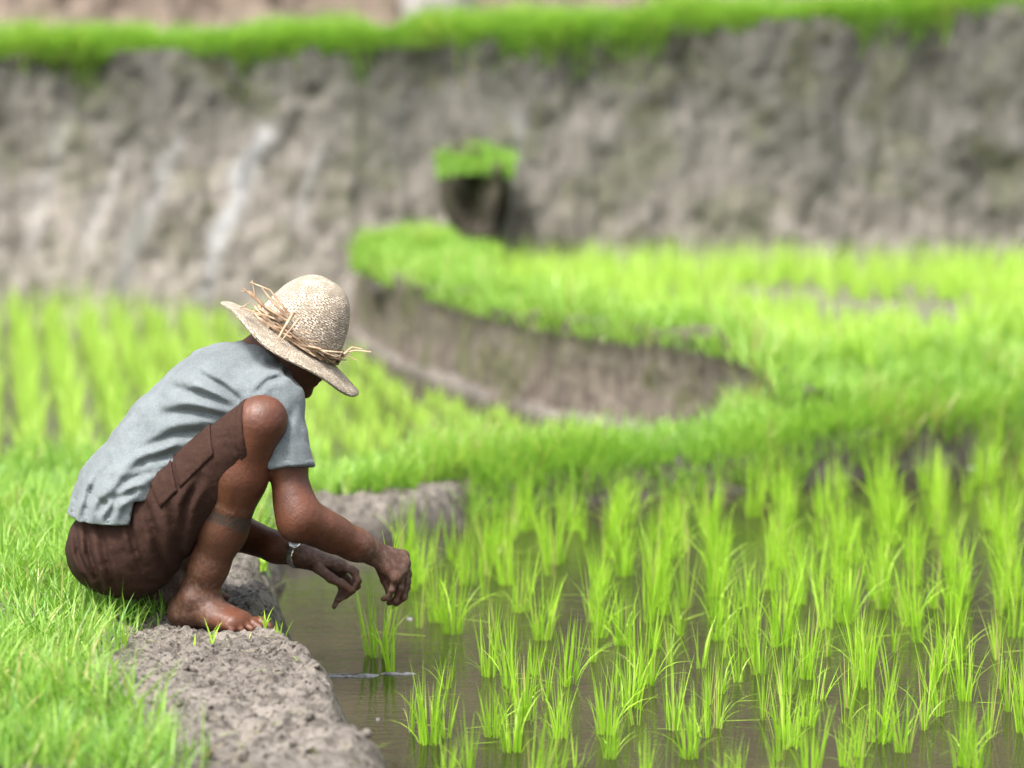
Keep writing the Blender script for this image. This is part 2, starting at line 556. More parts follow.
# verge grass, left of the mud
def verge_edge(y):
    return np.interp(y, [5.5, 5.87, 6.2, 6.53, 6.83, 7.04, 7.3, 7.7, 8.1, 8.6, 9.2, 10.5], [-0.56, -0.592, -0.68, -0.76, -0.79, -0.765, -0.74, -0.74, -0.72, -0.66, -0.62, -0.5])
    return np.interp(y, [5.5, 6.3, 6.62, 6.82, 7.05, 7.35, 7.7, 8.1, 8.6, 9.2, 10.5],
                     [-0.60, -0.66, -0.73, -0.86, -0.90, -0.82, -0.78, -0.72, -0.66, -0.62, -0.5])


n = 175000
X = rng.uniform(-3.2, -0.35, n); Y = rng.uniform(5.7, 10.5, n)
e = verge_edge(Y) + 0.10 * fbm(X * 4, Y * 4, 0 * X, 71, 3) - X
p = S(e / 0.22 + 0.15) * (0.55 + 0.45 * S(fbm(X * 3, Y * 3, 0 * X, 77, 2) + 0.6))
vis = (np.abs(X) < 0.16 * Y + 0.9)
k = (rng.random(n) < p) & (poly_sd(X, Y, LOWER) > 0.0) & (poly_sd(X, Y, NEAR) > 0.05) & vis
k &= ~((X > -0.75) & (Y > 6.9) & (Y < 7.6) & (e < 0.1))
X, Y = X[k], Y[k]
print('verge blades', len(X))
scatter_grass('grass', X, Y, height(X, Y), 0.04, 0.13, 0.0048, M['grass'], 'short green grass verge left of the mud bank behind the man', 0.85, 0.08)

# grassy bund between the paddies
n = 150000
X = rng.uniform(-0.9, 3.2, n); Y = rng.uniform(9.55, 13.4, n)
d1 = poly_sd(X, Y, NEAR); d2 = poly_sd(X, Y, LOWER); dt = -poly_sd(X, Y, TERR)
dn = line_d(X, Y, LOWLINE)
k = (d1 > 0.005 + 0.03 * fbm(X * 5, Y * 5, 0 * X, 5, 2)) & (d2 > -0.02) & (d1 < 0.53 + 0.14 * S((X - 0.25) / 0.2) + 0.5 * S((X - 0.75) / 0.3)) & ~((dt > 0.3) & (d1 > 0.85))
k &= ~((X < -0.12) & (d1 < 0.20 + 0.06 * fbm(X * 6, Y * 6, 0 * X, 15, 2)) & (Y < 10.0))
k &= np.abs(X) < 0.16 * Y + 0.9
X, Y, d1 = X[k], Y[k], d1[k]
print('bund blades', len(X))
edge = d1 < 0.24
az = np.where(edge, -math.pi / 2 + rng.normal(0, 0.8, len(X)), rng.uniform(0, 6.283, len(X)))
scatter_grass('grass', X, Y, height(X, Y, False), 0.045, 0.135, 0.0065, M['grass'], 'thick tufty grass crowning the bank between near paddy and raised terrace', 0.7, 0.02, az, 0.25, 0.9)

# grass on the lip of the raised terrace
n = 60000
X = rng.uniform(-0.8, 1.1, n); Y = rng.uniform(10.8, 16.0, n)
dl = line_d(X, Y, LOWLINE); dt = -poly_sd(X, Y, TERR)
k = (dt > -0.055) & (dl < 0.22 + 0.30 * S((Y - 14.2) / 0.8) + 0.05 * fbm(X * 5, Y * 5, 0 * X, 6, 2))
X, Y, dl, dt = X[k], Y[k], dl[k], dt[k]
lipz = height(X, Y, False)
lipz = np.where(dt < 0.04, -0.9 * np.clip(-dt, 0, 1) + 0.345 - 0.13 * S((X - 0.74) / 0.2), lipz)
scatter_grass('grass', X, Y, lipz, 0.05, 0.15, 0.007, M['grass'],
              'pale green grass along the lip of the low curved bank', 0.6, 0.03, None, 0.3, 0.85)

# ------------------------------------------------------------------ rice: near paddy, every tuft its own
def tuft_mesh(nb, hmin, hmax, rad, spread=0.19, w=0.0041, dry=0.10):
    r = rad * np.sqrt(rng.random(nb)); a = rng.uniform(0, 6.283, nb)
    P = np.stack([r * np.cos(a), r * np.sin(a), np.full(nb, -0.03)], -1)
    H = rng.uniform(hmin, hmax, nb) + 0.03
    lean = np.abs(rng.normal(0, spread * 0.5, nb)) + 0.02
    az = a + rng.normal(0, 0.7, nb)
    cv = np.abs(rng.normal(0.10, 0.16, nb))
    bent = rng.random(nb) < 0.13
    cv = np.where(bent, rng.uniform(0.8, 1.9, nb), cv)
    return blade_mesh('rice_tuft', P, H, w * rng.uniform(0.7, 1.25, nb), az, lean, cv, 6, tints(nb, dry, 0.05, 0.85))


BIG = [tuft_mesh(int(rng.integers(26, 40)), 0.085, 0.205, 0.021) for _ in range(8)]
SLIM = [tuft_mesh(int(rng.integers(10, 17)), 0.08, 0.19, 0.012, 0.2) for _ in range(6)]
SMALL = [tuft_mesh(int(rng.integers(8, 13)), 0.06, 0.13, 0.010, 0.25) for _ in range(4)]
placed = []


def put_tuft(x, y, meshes, sc, label):
    o = bpy.data.objects.new('rice_tuft', random.choice(meshes))
    COL.objects.link(o)
    o.location = (x, y, 0.0)
    o.rotation_euler = (random.uniform(-.12, .12), random.uniform(-.10, .10), random.uniform(0, 6.283))
    o.scale = (sc * random.uniform(0.9, 1.1), sc * random.uniform(0.9, 1.1), sc)
    tag(o, label, 'rice plant', 'rice tufts in the flooded near paddy')
    placed.append((x, y))
    return o


L_FRONT = 'bright green rice tuft in the foreground water, right of the mud bank'
L_MID = 'green rice tuft in the middle rows of the flooded near paddy'
L_BACK = 'blurred rice tuft in the back rows below the grassy bank'
for m_ in BIG + SLIM + SMALL: m_.materials.append(M['rice'])
HAND = [(453, 634, 66, 0), (438, 622, 62, 0), (420, 628, 50, 1), (489, 676, 70, 0), (446, 688, 40, 2), (429, 744, 78, 0), (411, 732, 52, 1), (445, 738, 50, 2),
        (467, 772, 62, 1), (525, 712, 55, 1), (513, 752, 66, 0), (541, 640, 62, 0), (569, 685, 68, 0), (594, 622, 64, 0), (622, 645, 60, 0),
        (645, 686, 72, 0), (686, 608, 62, 1), (718, 640, 62, 0), (720, 694, 56, 1), (670, 665, 48, 1), (607, 734, 68, 0), (560, 770, 44, 2),
        (579, 768, 46, 2), (673, 730, 66, 0), (690, 758, 66, 0), (748, 647, 60, 0), (747, 608, 64, 0), (780, 646, 76, 0), (759, 674, 60, 0),
        (808, 666, 62, 1), (825, 628, 62, 0), (846, 623, 72, 0), (862, 689, 74, 0), (892, 651, 48, 2), (912, 626, 70, 0), (954, 623, 72, 0),
        (957, 660, 66, 0), (965, 700, 72, 0), (997, 660, 58, 1), (1017, 637, 72, 0), (786, 694, 66, 0), (789, 748, 68, 0), (880, 742, 80, 0),
        (902, 752, 64, 0), (990, 738, 58, 1), (965, 766, 72, 0), (845, 766, 46, 2), (764, 718, 54, 1), (497, 650, 50, 1), (648, 622, 58, 0),
        (700, 668, 50, 2), (820, 700, 46, 2), (930, 690, 44, 2), (645, 778, 40, 2), (535, 675, 40, 2), (615, 700, 52, 1), (1022, 700, 60, 1),
        (740, 772, 30, 2), (915, 585, 62, 0), (880, 600, 66, 0), (1012, 600, 68, 0), (960, 585, 62, 0), (800, 604, 66, 0), (770, 590, 62, 0), (660, 590, 62, 0), (520, 612, 60, 0)]
for px, py, hp, kd in HAND:
    g = G(px, py)
    sc = F / (g[1] * CP + CAMZ * SP)
    hh = hp / sc
    meshes, ref = ((BIG, 0.165), (SLIM, 0.155), (SMALL, 0.10))[kd]
    put_tuft(g[0], g[1], meshes, min(1.3, max(0.65, hh / ref * 1.02)), L_FRONT if g[1] < 7.45 else L_MID)
# rows further back
rd = np.array([0.10, 1.0]); rd /= np.linalg.norm(rd)
cr = np.array([rd[1], -rd[0]])
for i in range(-16, 30):
    for j in range(0, 46):
        q = np.array([0.2, 8.45]) + cr * (i * 0.150) + rd * (j * 0.155) + rng.normal(0, 0.032, 2)
        if q[1] < 8.15 or abs(q[0]) > 0.15 * q[1] + 0.25: continue
        sd = poly_sd(np.array([q[0]]), np.array([q[1]]), NEAR)[0]
        if sd > -0.16: continue
        if min(math.hypot(q[0] - a, q[1] - b) for a, b in placed) < 0.085: continue
        if q[0] < -0.33 and q[1] < 9.0: continue
        if rng.random() < 0.05: continue
        put_tuft(q[0], q[1], BIG if rng.random() < 0.65 else SLIM, rng.uniform(0.74, 1.08), L_MID if q[1] < 9.2 else L_BACK)
for i in range(-9, 16):
    for j in range(0, 14):
        q = np.array([0.2, 6.35]) + cr * (i * 0.160) + rd * (j * 0.155) + rng.normal(0, 0.035, 2)
        if q[1] > 8.35 or abs(q[0]) > 0.15 * q[1] + 0.25 or q[0] < (-0.19 if q[1] < 7.1 else -0.10): continue
        if min(math.hypot(q[0] - a, q[1] - b) for a, b in placed) < 0.078: continue
        if rng.random() < 0.06: continue
        put_tuft(q[0], q[1], random.choice([BIG, SLIM, SLIM]), rng.uniform(0.6, 0.95), L_FRONT if q[1] < 7.45 else L_MID)
print('tufts', len(placed))
g = G(379, 656)
o = put_tuft(g[0], g[1], [tuft_mesh(34, 0.10, 0.19, 0.028, 0.26)], 1.1, None); o.data.materials.append(M['rice'])
o['label'] = 'rice tuft just below the squatting man\'s two hands'; o['category'] = 'rice plant'
g = G(391, 672)
o = put_tuft(g[0], g[1], [tuft_mesh(14, 0.09, 0.16, 0.010, 0.12)], 1.0, None); o.data.materials.append(M['rice'])
o['label'] = 'slim rice tuft rising from the white foam streak near the man\'s hands'; o['category'] = 'rice plant'

# far rice, beyond counting: two fields
def field(name, test, origin, u, su, v, sv, ni, nj, zf, hlo, hhi, nb, label, gap=0.06, jit=0.015, patch=9.0, short=0.0):
    PP = []
    u = np.array(u) / np.linalg.norm(u); v = np.array(v) / np.linalg.norm(v)
    I, J = np.meshgrid(np.arange(-ni, ni), np.arange(0, nj), indexing='ij')
    Q = np.array(origin) + (I[..., None]) * su * u + J[..., None] * sv * v
    Q = Q.reshape(-1, 2) + rng.normal(0, jit, (I.size, 1)) * u + rng.normal(0, 0.035, (I.size, 1)) * v
    k = test(Q[:, 0], Q[:, 1]) & (rng.random(len(Q)) > gap) & (fbm(Q[:, 0] * 1.3, Q[:, 1] * 0.9, 0 * Q[:, 0], 301, 3) < patch)
    Q = Q[k]
    n = len(Q)
    C = np.repeat(Q, nb, 0)
    N = len(C)
    r = 0.032 * np.sqrt(rng.random(N)); a = rng.uniform(0, 6.283, N)
    X = C[:, 0] + r * np.cos(a); Y = C[:, 1] + r * np.sin(a)
    hs = np.repeat(rng.uniform(0.85, 1.15, n) * np.interp(Q[:, 1], [10.8, 15.5], [0.72, 1.15]) * (1 - short * (1 - S(line_d(Q[:, 0], Q[:, 1], LOWLINE) - 0.25))), nb)
    me = blade_mesh(name, np.stack([X, Y, np.full(N, zf)], -1), rng.uniform(hlo, hhi, N) * hs, rng.uniform(0.0045, 0.0075, N), a,
                    np.abs(rng.normal(0, 0.20, N)) + 0.02, np.abs(rng.normal(0.2, 0.25, N)), 4, tints(N, 0.02, 0.2, 0.85))
    print(name, n, 'far tufts')
    return tag(obj(name, me, M['rice_far']), label, 'rice crop', kind='stuff')


field('rice', lambda x, y: (poly_sd(x, y, LOWER) < -0.10) & (line_d(x, y, LOWLINE) > 0.24) & (y < 15.75 - 0.04 * x) & (np.abs(x) < 0.155 * y + 1.1), (-1.2, 10.7), (1, 0.154), 0.150, (-0.154, 1), 0.12, 30, 52, -0.01,
      0.12, 0.23, 12, 'rows of young rice in the lower paddy behind the man', short=0.5)
field('rice', lambda x, y: (poly_sd(x, y, TERR) < -0.16) & (poly_sd(x, y, NEAR) > 0.62) & (y < 15.45 - 0.06 * x) & (np.abs(x) < 0.155 * y + 1.1), (0.8, 10.8), (1, -0.05), 0.12, (0.05, 1), 0.10, 44, 54, 0.24,
      0.10, 0.20, 18, 'dense yellow green rice on the raised terrace at right', 0.10, 0.03, 0.30)

# ------------------------------------------------------------------ earth walls
def wall(name, path, ztop, zbot, lean, thick, mat, label, amp=0.05, step=0.03, seed=0, lip=0.0, seep=None):
    """solid earth wall: front face leans back, gullied by noise; closed at top and back"""
    P = np.asarray(path, float)
    seg = np.linalg.norm(np.diff(P, axis=0), axis=1)
    s = np.concatenate([[0], np.cumsum(seg)])
    n = int(s[-1] / step) + 1
    t = np.linspace(0, s[-1], n)
    x = np.interp(t, s, P[:, 0]); y = np.interp(t, s, P[:, 1])
    for _ in range(4):
        x[1:-1] = (x[:-2] + 2 * x[1:-1] + x[2:]) / 4; y[1:-1] = (y[:-2] + 2 * y[1:-1] + y[2:]) / 4
    tx, ty = np.gradient(x), np.gradient(y)
    L = np.hypot(tx, ty); nx, ny = ty / L, -tx / L          # to the right of travel = front
    zt = ztop(x) if callable(ztop) else np.full(n, ztop)
    m = max(4, int((zt.mean() - zbot) / step))
    rows = []
    for j in range(m + 1):
        f = j / m
        z = zbot + (zt - zbot) * f
        off = (1 - f) * lean
        g1 = fbm(t * 2.6 + z * 0.35, z * 0.9, 0 * t, seed, 4, 0.55)
        g2 = 1 - np.abs(fbm(t * 5.5 + z * 0.5, z * 0.9, 0 * t, seed + 5, 3))
        g3 = fbm(t * 11, z * 7, 0 * t, seed + 9, 3, 0.6)
        d = amp * (g1 * 0.8 - 0.40 * S((g2 - 0.8) / 0.2) + 0.35 * g3) + lip * S((f - 0.8) / 0.2)
        rows.append(np.stack([x + nx * (off + d), y + ny * (off + d), z], -1))
    top = fbm(t * 3, 0 * t, 0 * t, seed + 2, 3) * 0.02
    rows[-1][:, 2] += top
    rows.append(np.stack([x - nx * thick * 0.5, y - ny * thick * 0.5, zt + top + 0.01], -1))
    rows.append(np.stack([x - nx * thick, y - ny * thick, zt + top - 0.01], -1))
    rows.append(np.stack([x - nx * thick, y - ny * thick, np.full(n, zbot)], -1))
    V = np.stack(rows, 1)                                    # n x rows
    k = V.shape[1]
    q = grid_faces(n, k, False, True)
    nv = n * k
    caps = []
    V = V.reshape(-1, 3)
    c0, c1 = V[:k].mean(0), V[-k:].mean(0)
    V = np.concatenate([V, [c0, c1]])
    tri = [(nv, (i + 1) % k, i) for i in range(k)] + [(nv + 1, (n - 1) * k + i, (n - 1) * k + (i + 1) % k) for i in range(k)]
    o = obj(name, mesh_np(name, V, q, tri, True, {'seep': seep(V)} if seep else None), mat)
    return tag(o, label, 'wall')


def far_top(x): return np.interp(x, [-3.5, -2.4, 0, 2.3, 3.5], [1.21, 1.235, 1.325, 1.465, 1.50])


def seep_far(V):
    """pale mineral streaks left by water seeping down the wall"""
    a = np.zeros(len(V))
    for pts, w, k in (([(266, 135), (252, 165), (238, 205), (218, 240), (204, 292)], 0.040, 1.0), ([(180, 140), (160, 190), (140, 240), (120, 290)], 0.030, 0.55),
                      ([(120, 150), (104, 200), (88, 250)], 0.035, 0.3), ([(318, 150), (306, 180), (296, 220)], 0.030, 0.35), ([(150, 200), (128, 250), (118, 285)], 0.03, 0.4),
                      ([(60, 130), (48, 180), (30, 250)], 0.04, 0.25), ([(518, 120), (512, 160), (506, 200)], 0.035, 0.3)):
        P = [PY(px, py, 15.9)[[0, 2]] for px, py in pts]
        n = fbm(V[:, 0] * 7, V[:, 1] * 0, V[:, 2] * 7, 401, 3)
        d = line_d(V[:, 0] + 0.025 * n, V[:, 2], P)
        a = np.maximum(a, k * np.exp(-(d / (w * (1 + 0.4 * n))) ** 2))
    return a


wall('terrace_wall', [(-8, 16.2), (-4.6, 16.05), (-2.4, 16.0), (0, 15.85), (2.4, 15.65), (4.6, 15.5), (8, 15.3)], far_top, -0.2, 0.28, 0.5, M['wall'],
     'tall weathered earth wall rising behind both rice fields', 0.062, 0.022, 40, 0.03, seep_far)
wall('terrace_wall', LOWLINE, lambda x: np.interp(x, [0.74, 0.95], [0.352, 0.20]), -0.12, 0.07, 0.10, M['low_wall'], 'low curved earth bank holding up the raised rice terrace', 0.045, 0.013, 60, 0.02)
wall('terrace_wall', [(-10, 20.3), (-6, 20.2), (0, 19.9), (6, 19.6), (10, 19.5)], 2.9, 0.95, 0.3, 0.5, M['upper_wall'],
     'brown earth wall of the next terrace along the top edge', 0.08, 0.05, 80, 0.03)
V = []
ux = np.linspace(-9, 9, 60); uy = np.linspace(15.9, 20.3, 24)
X, Y = np.meshgrid(ux, uy, indexing='ij')
Z = far_top(X) - 0.03 + 0.02 * fbm(X * 2, Y * 2, 0 * X, 8, 3)
tag(obj('upper_terrace', mesh_np('upper_terrace', np.stack([X, Y, Z], -1).reshape(-1, 3), grid_faces(60, 24)), M['soil']),
    'bare soil bed of the upper terrace above the tall wall', 'terrace', kind='structure')
ux = np.linspace(-60, 60, 80); uy = np.linspace(19.9, 90, 60)
X, Y = np.meshgrid(ux, uy, indexing='ij')
Z = 2.85 + 0.55 * (Y - 19.9) * S((Y - 20.6) / 6) + 1.2 * fbm(X * 0.15, Y * 0.15, 0 * X, 4, 4) * S((Y - 21) / 5)
tag(obj('hill', mesh_np('hill', np.stack([X, Y, Z], -1).reshape(-1, 3), grid_faces(80, 60)), M['hill']), 'green brown hillside above the terraces', 'hill', kind='structure')

# grass lip along the tall wall
n = 56000
X = rng.uniform(-5.4, 5.0, n)
yl = np.interp(X, [-4.6, -2.4, 0, 2.4, 4.6], [16.05, 16.0, 15.85, 15.65, 15.5])
Y = yl + rng.uniform(-0.06, 0.32, n)
Z = far_top(X) + 0.01 + np.where(Y < yl, (Y - yl) * 0.9, 0)
hang = (rng.random(n) < 0.22) & (fbm(X * 2.3, 0 * X, 0 * X, 333, 3) > -0.1)
Y = np.where(hang, yl - 0.035, Y); Z = np.where(hang, far_top(X) - rng.exponential(0.05, n), Z)
az = np.where(Y < yl + 0.06, -math.pi / 2 + rng.normal(0, 0.7, n), rng.uniform(0, 6.283, n))
scatter_grass('grass', X, Y, Z, 0.06, 0.14, 0.007, M['grass'], 'bright grass fringe along the top of the tall earth wall', 0.6, 0.02, az, 0.2, 0.85, 1.4)

# outcrop on the tall wall
def lump(c, rad, seed, amp, nu=48, nv=32, squash=None):
    th = np.linspace(0, 2 * math.pi, nu, endpoint=False); ph = np.linspace(0.02, math.pi - 0.02, nv)
    A, B = np.meshgrid(th, ph, indexing='ij')
    d = np.stack([np.sin(B) * np.cos(A), np.sin(B) * np.sin(A), np.cos(B)], -1)
    sq = np.sign(d) * np.abs(d) ** 0.7
    k = 1 + amp * fbm(d[..., 0] * 2, d[..., 1] * 2, d[..., 2] * 2, seed, 4)
    V = np.array(c) + sq * np.array(rad) * k[..., None]
    if squash: V[..., 0] = c[0] + (V[..., 0] - c[0]) * (0.70 + 0.30 * (V[..., 2] - c[2] + rad[2]) / (2 * rad[2]))
    return V.reshape(-1, 3), grid_faces(nu, nv, True, False)


oc = PY(476, 188, 15.45)
root = tag(obj('earth_outcrop', None, None, None, oc), 'dark earth outcrop with a grassy cap jutting from the tall wall', 'outcrop')
V, q = lump((0, 0.1, -0.06), (0.158, 0.38, 0.24), 5, 0.45, squash=True)
obj('earth_block', mesh_np('earth_block', V, q), M['outcrop'], root)
n = 3600
X = rng.normal(0, 0.10, n).clip(-0.165, 0.165); Y = rng.uniform(-0.30, 0.2, n)
V_ = blade_mesh('grass_cap', np.stack([X, Y, 0.135 - 1.2 * X * X - 0.4 * np.clip(-Y - .15, 0, 1)], -1), rng.uniform(0.025, 0.085, n) * (1 + 0.5 * fbm(X * 14, Y * 14, 0 * X, 4, 2)), np.full(n, 0.006), rng.uniform(0, 6.283, n),
                rng.uniform(0, 0.7, n), rng.uniform(0.1, 1.3, n), 4, tints(n, 0.02, 0.1, 0.8))
obj('grass_cap', V_, M['grass'], root)
# soil mound under the corner grass of the raised terrace
mc = PY(425, 243, 15.05); mc[2] = 0.25
V, q = lump((0, 0, 0), (0.27, 0.42, 0.11), 15, 0.12)
tag(obj('mound', mesh_np('mound', V, q), M['mud'], None, (mc[0], mc[1], 0.30)), 'grassy mound at the far corner of the raised terrace', 'mound', kind='structure')
n = 12000
a = rng.uniform(0, 6.283, n); r = np.sqrt(rng.random(n))
X = mc[0] + 0.33 * r * np.cos(a); Y = mc[1] + 0.50 * r * np.sin(a)
Z = 0.30 + 0.105 * np.sqrt(np.clip(1 - r ** 3, 0, 1))
scatter_grass('grass', X, Y, Z, 0.04, 0.10, 0.006, M['grass'], 'grass covering the mound at the far corner of the raised terrace', 0.7, 0.02, None, 0.3, 0.85)
# pale stone at the upper terrace
sc_ = PY(436, 2, 19.4)
V, q = lump((0, 0, 0), (0.20, 0.22, 0.24), 25, 0.10)
tag(obj('stone_block', mesh_np('stone_block', V, q), M['stone'], None, (sc_[0], sc_[1], far_top(sc_[0]) + 0.16)), 'pale grey stone at the top edge against the brown upper wall', 'stone')


# ------------------------------------------------------------------ man: distance fields
Y0 = 7.30
HV = 0.0035


def Q(px, py, dy=0.0): return PY(px, py, Y0 + dy)


ZG = None
lo = np.array([-1.02, Y0 - 0.36, 0.10]); hi = np.array([-0.17, Y0 + 0.36, 0.98])
DIM = np.ceil((hi - lo) / HV).astype(int) + 1
AX = [lo[i] + np.arange(DIM[i], dtype=np.float32) * np.float32(HV) for i in range(3)]
FAR = 0.05


def blank(): return np.full(DIM, FAR, np.float32)


def slc(a, b):
    i0 = np.clip(np.floor((np.asarray(a) - lo) / HV).astype(int), 0, DIM - 1)
    i1 = np.clip(np.ceil((np.asarray(b) - lo) / HV).astype(int) + 1, 1, DIM)
    s = tuple(slice(int(p), int(max(q, p + 1))) for p, q in zip(i0, i1))
    return s, (AX[0][s[0]][:, None, None], AX[1][s[1]][None, :, None], AX[2][s[2]][None, None, :])


def smin(a, b, k):
    if k <= 0: return np.minimum(a, b)
    h = np.maximum(k - np.abs(a - b), 0) / k
    return np.minimum(a, b) - h * h * k * 0.25


def smax(a, b, k): return -smin(-a, -b, k)


def cone_d(g, a, b, ra, rb, flat=None):
    X, Y, Z = g
    ba = b - a; L2 = float(ba @ ba) + 1e-12
    px, py, pz = X - a[0], Y - a[1], Z - a[2]
    t = np.clip((px * ba[0] + py * ba[1] + pz * ba[2]) / L2, 0, 1)
    qx, qy, qz = px - t * ba[0], py - t * ba[1], pz - t * ba[2]
    if flat is not None:
        nrm, s = flat
        nrm = np.asarray(nrm, float); nrm = nrm / np.linalg.norm(nrm)
        dn = (qx * nrm[0] + qy * nrm[1] + qz * nrm[2]) * (1 / s - 1)
        qx, qy, qz = qx + nrm[0] * dn, qy + nrm[1] * dn, qz + nrm[2] * dn
    return np.sqrt(qx * qx + qy * qy + qz * qz) - (ra + (rb - ra) * t)


def cone(f, a, b, ra, rb, k=0.02, flat=None):
    a, b = np.asarray(a, float), np.asarray(b, float)
    m = max(ra, rb) * (max(1.0, flat[1]) if flat else 1.0) + k + 0.02
    s, g = slc(np.minimum(a, b) - m, np.maximum(a, b) + m)
    f[s] = smin(f[s], cone_d(g, a, b, ra, rb, flat).astype(np.float32), k)


def ell_d(g, c, r, R=None):
    X, Y, Z = g
    p = [X - c[0], Y - c[1], Z - c[2]]
    if R is not None:
        p = [p[0] * R[i][0] + p[1] * R[i][1] + p[2] * R[i][2] for i in range(3)]
    k0 = np.sqrt((p[0] / r[0]) ** 2 + (p[1] / r[1]) ** 2 + (p[2] / r[2]) ** 2)
    k1 = np.sqrt((p[0] / r[0] ** 2) ** 2 + (p[1] / r[1] ** 2) ** 2 + (p[2] / r[2] ** 2) ** 2) + 1e-9
    return k0 * (k0 - 1) / k1


def ell(f, c, r, R=None, k=0.02):
    m = max(r) + k + 0.02
    s, g = slc(np.asarray(c) - m, np.asarray(c) + m)
    f[s] = smin(f[s], ell_d(g, c, r, R).astype(np.float32), k)


def carve(f, c, r, R=None, k=0.01):
    m = max(r) + k + 0.02
    s, g = slc(np.asarray(c) - m, np.asarray(c) + m)
    f[s] = smax(f[s], -ell_d(g, c, r, R).astype(np.float32), k)


def chain(f, pts, k=0.02, flat=None):
    for (a, ra), (b, rb) in zip(pts[:-1], pts[1:]):
        cone(f, a, b, ra, rb, k, flat)


def nets(f):
    """surface nets: one smooth closed mesh from a distance field"""
    ins = f < 0
    cnt = np.zeros(tuple(np.array(f.shape) - 1), np.int8)
    offs = [(i, j, k) for i in (0, 1) for j in (0, 1) for k in (0, 1)]
    n = f.shape
    for i, j, k in offs:
        cnt += ins[i:n[0] - 1 + i, j:n[1] - 1 + j, k:n[2] - 1 + k]
    act = (cnt > 0) & (cnt < 8)
    C = np.argwhere(act)
    idx = np.full(act.shape, -1, np.int32); idx[act] = np.arange(len(C))
    vals = {o: f[C[:, 0] + o[0], C[:, 1] + o[1], C[:, 2] + o[2]] for o in offs}
    acc = np.zeros((len(C), 3)); num = np.zeros(len(C))
    for a in offs:
        for ax in range(3):
            if a[ax] == 0:
                b = list(a); b[ax] = 1; b = tuple(b)
                va, vb = vals[a], vals[b]
                m = (va < 0) != (vb < 0)
                t = np.where(m, va / np.where(m, va - vb, 1), 0)
                p = np.array(a, float)[None, :] + np.zeros((len(C), 1)); p[:, ax] += t
                acc += np.where(m[:, None], p, 0); num += m
    V = (C + acc / num[:, None]) * HV + lo
    quads = []
    for ax in range(3):
        u, v = [(1, 2), (2, 0), (0, 1)][ax]
        sl0 = [slice(None)] * 3; sl1 = [slice(None)] * 3
        sl0[ax] = slice(0, -1); sl1[ax] = slice(1, None)
        A, B = ins[tuple(sl0)], ins[tuple(sl1)]
        E = np.argwhere(A != B)
        E = E[(E[:, u] > 0) & (E[:, v] > 0) & (E[:, u] < n[u] - 1) & (E[:, v] < n[v] - 1)]
        s = A[E[:, 0], E[:, 1], E[:, 2]]
        def ci(du, dv):
            e = E.copy(); e[:, u] += du; e[:, v] += dv
            return idx[e[:, 0], e[:, 1], e[:, 2]]
        q = np.stack([ci(-1, -1), ci(0, -1), ci(0, 0), ci(-1, 0)], -1)
        q = np.where(s[:, None], q, q[:, ::-1])
        quads.append(q)
    return V, np.concatenate(quads)


def taubin(V, Fq, it=2, lam=0.5, mu=-0.52):
    E = np.concatenate([Fq[:, [0, 1]], Fq[:, [1, 2]], Fq[:, [2, 3]], Fq[:, [3, 0]]])
    n = len(V)
    deg = np.bincount(E[:, 0], minlength=n) + np.bincount(E[:, 1], minlength=n)
    for k in range(it * 2):
        w = lam if k % 2 == 0 else mu
        s = np.zeros_like(V)
        for c in range(3):
            s[:, c] = np.bincount(E[:, 0], V[E[:, 1], c], n) + np.bincount(E[:, 1], V[E[:, 0], c], n)
        V = V + w * (s / np.maximum(deg, 1)[:, None] - V)
    return V


# --- joints
def at(px, Y, z):                      # x from a pixel column, at known distance and height
    return np.array([(px - 512.0) / F * (Y * CP + (CAMZ - z) * SP), Y, z])


footY = Y0 - 0.13
ZG = float(height(np.array([-0.60]), np.array([footY]), False)[0])
print('ground under foot', ZG, 'photo wants', PY(205, 620, footY)[2])
hipR, hipL = Q(120, 540, -0.09), Q(120, 540, 0.09)
kneeR, kneeL = Q(259, 424, -0.215), Q(258, 428, 0.19)
ankR = at(200, Y0 - 0.125, ZG + 0.072); ankL = at(166, Y0 + 0.07, ZG + 0.07)

# --- torso and head
T = blank()
spine = [(Q(126, 528), 0.094), (Q(150, 480), 0.088), (Q(172, 444), 0.098), (Q(222, 402), 0.104), (Q(252, 388), 0.088)]
chain(T, spine, 0.04, ((0, 1, 0), 1.5))
shR, shL = Q(274, 402, -0.145), Q(266, 402, 0.145)
ell(T, shR, (0.056, 0.056, 0.056), None, 0.05); ell(T, shL, (0.056, 0.056, 0.056), None, 0.05)
TH = math.radians(33)
HC = Q(303, 331)
cT, sT = math.cos(TH), math.sin(TH)
HX = np.array([cT, 0, -sT]); HY = np.array([0, 1.0, 0]); HZ = np.array([sT, 0, cT])
RH = [HX, HY, HZ]


def hd(x, y, z): return HC + x * HX + y * HY + z * HZ


TORSO = T.copy()
cone(T, Q(250, 372), hd(-0.030, 0, -0.055), 0.058, 0.056, 0.03)
ell(T, hd(-0.008, 0, 0.022), (0.082, 0.074, 0.086), RH, 0.02)
ell(T, hd(0.022, 0, -0.050), (0.061, 0.058, 0.074), RH, 0.02)
ell(T, hd(0.038, 0, -0.088), (0.044, 0.044, 0.030), RH, 0.02)
ell(T, hd(0.070, 0, -0.108), (0.020, 0.022, 0.016), RH, 0.015)
cone(T, hd(0.074, 0, 0.000), hd(0.096, 0, -0.046), 0.007, 0.012, 0.012)
ell(T, hd(0.086, 0.013, -0.049), (0.010, 0.009, 0.008), RH, 0.006); ell(T, hd(0.086, -0.013, -0.049), (0.010, 0.009, 0.008), RH, 0.006)
cone(T, hd(0.066, -0.034, 0.008), hd(0.066, 0.034, 0.008), 0.012, 0.012, 0.012)
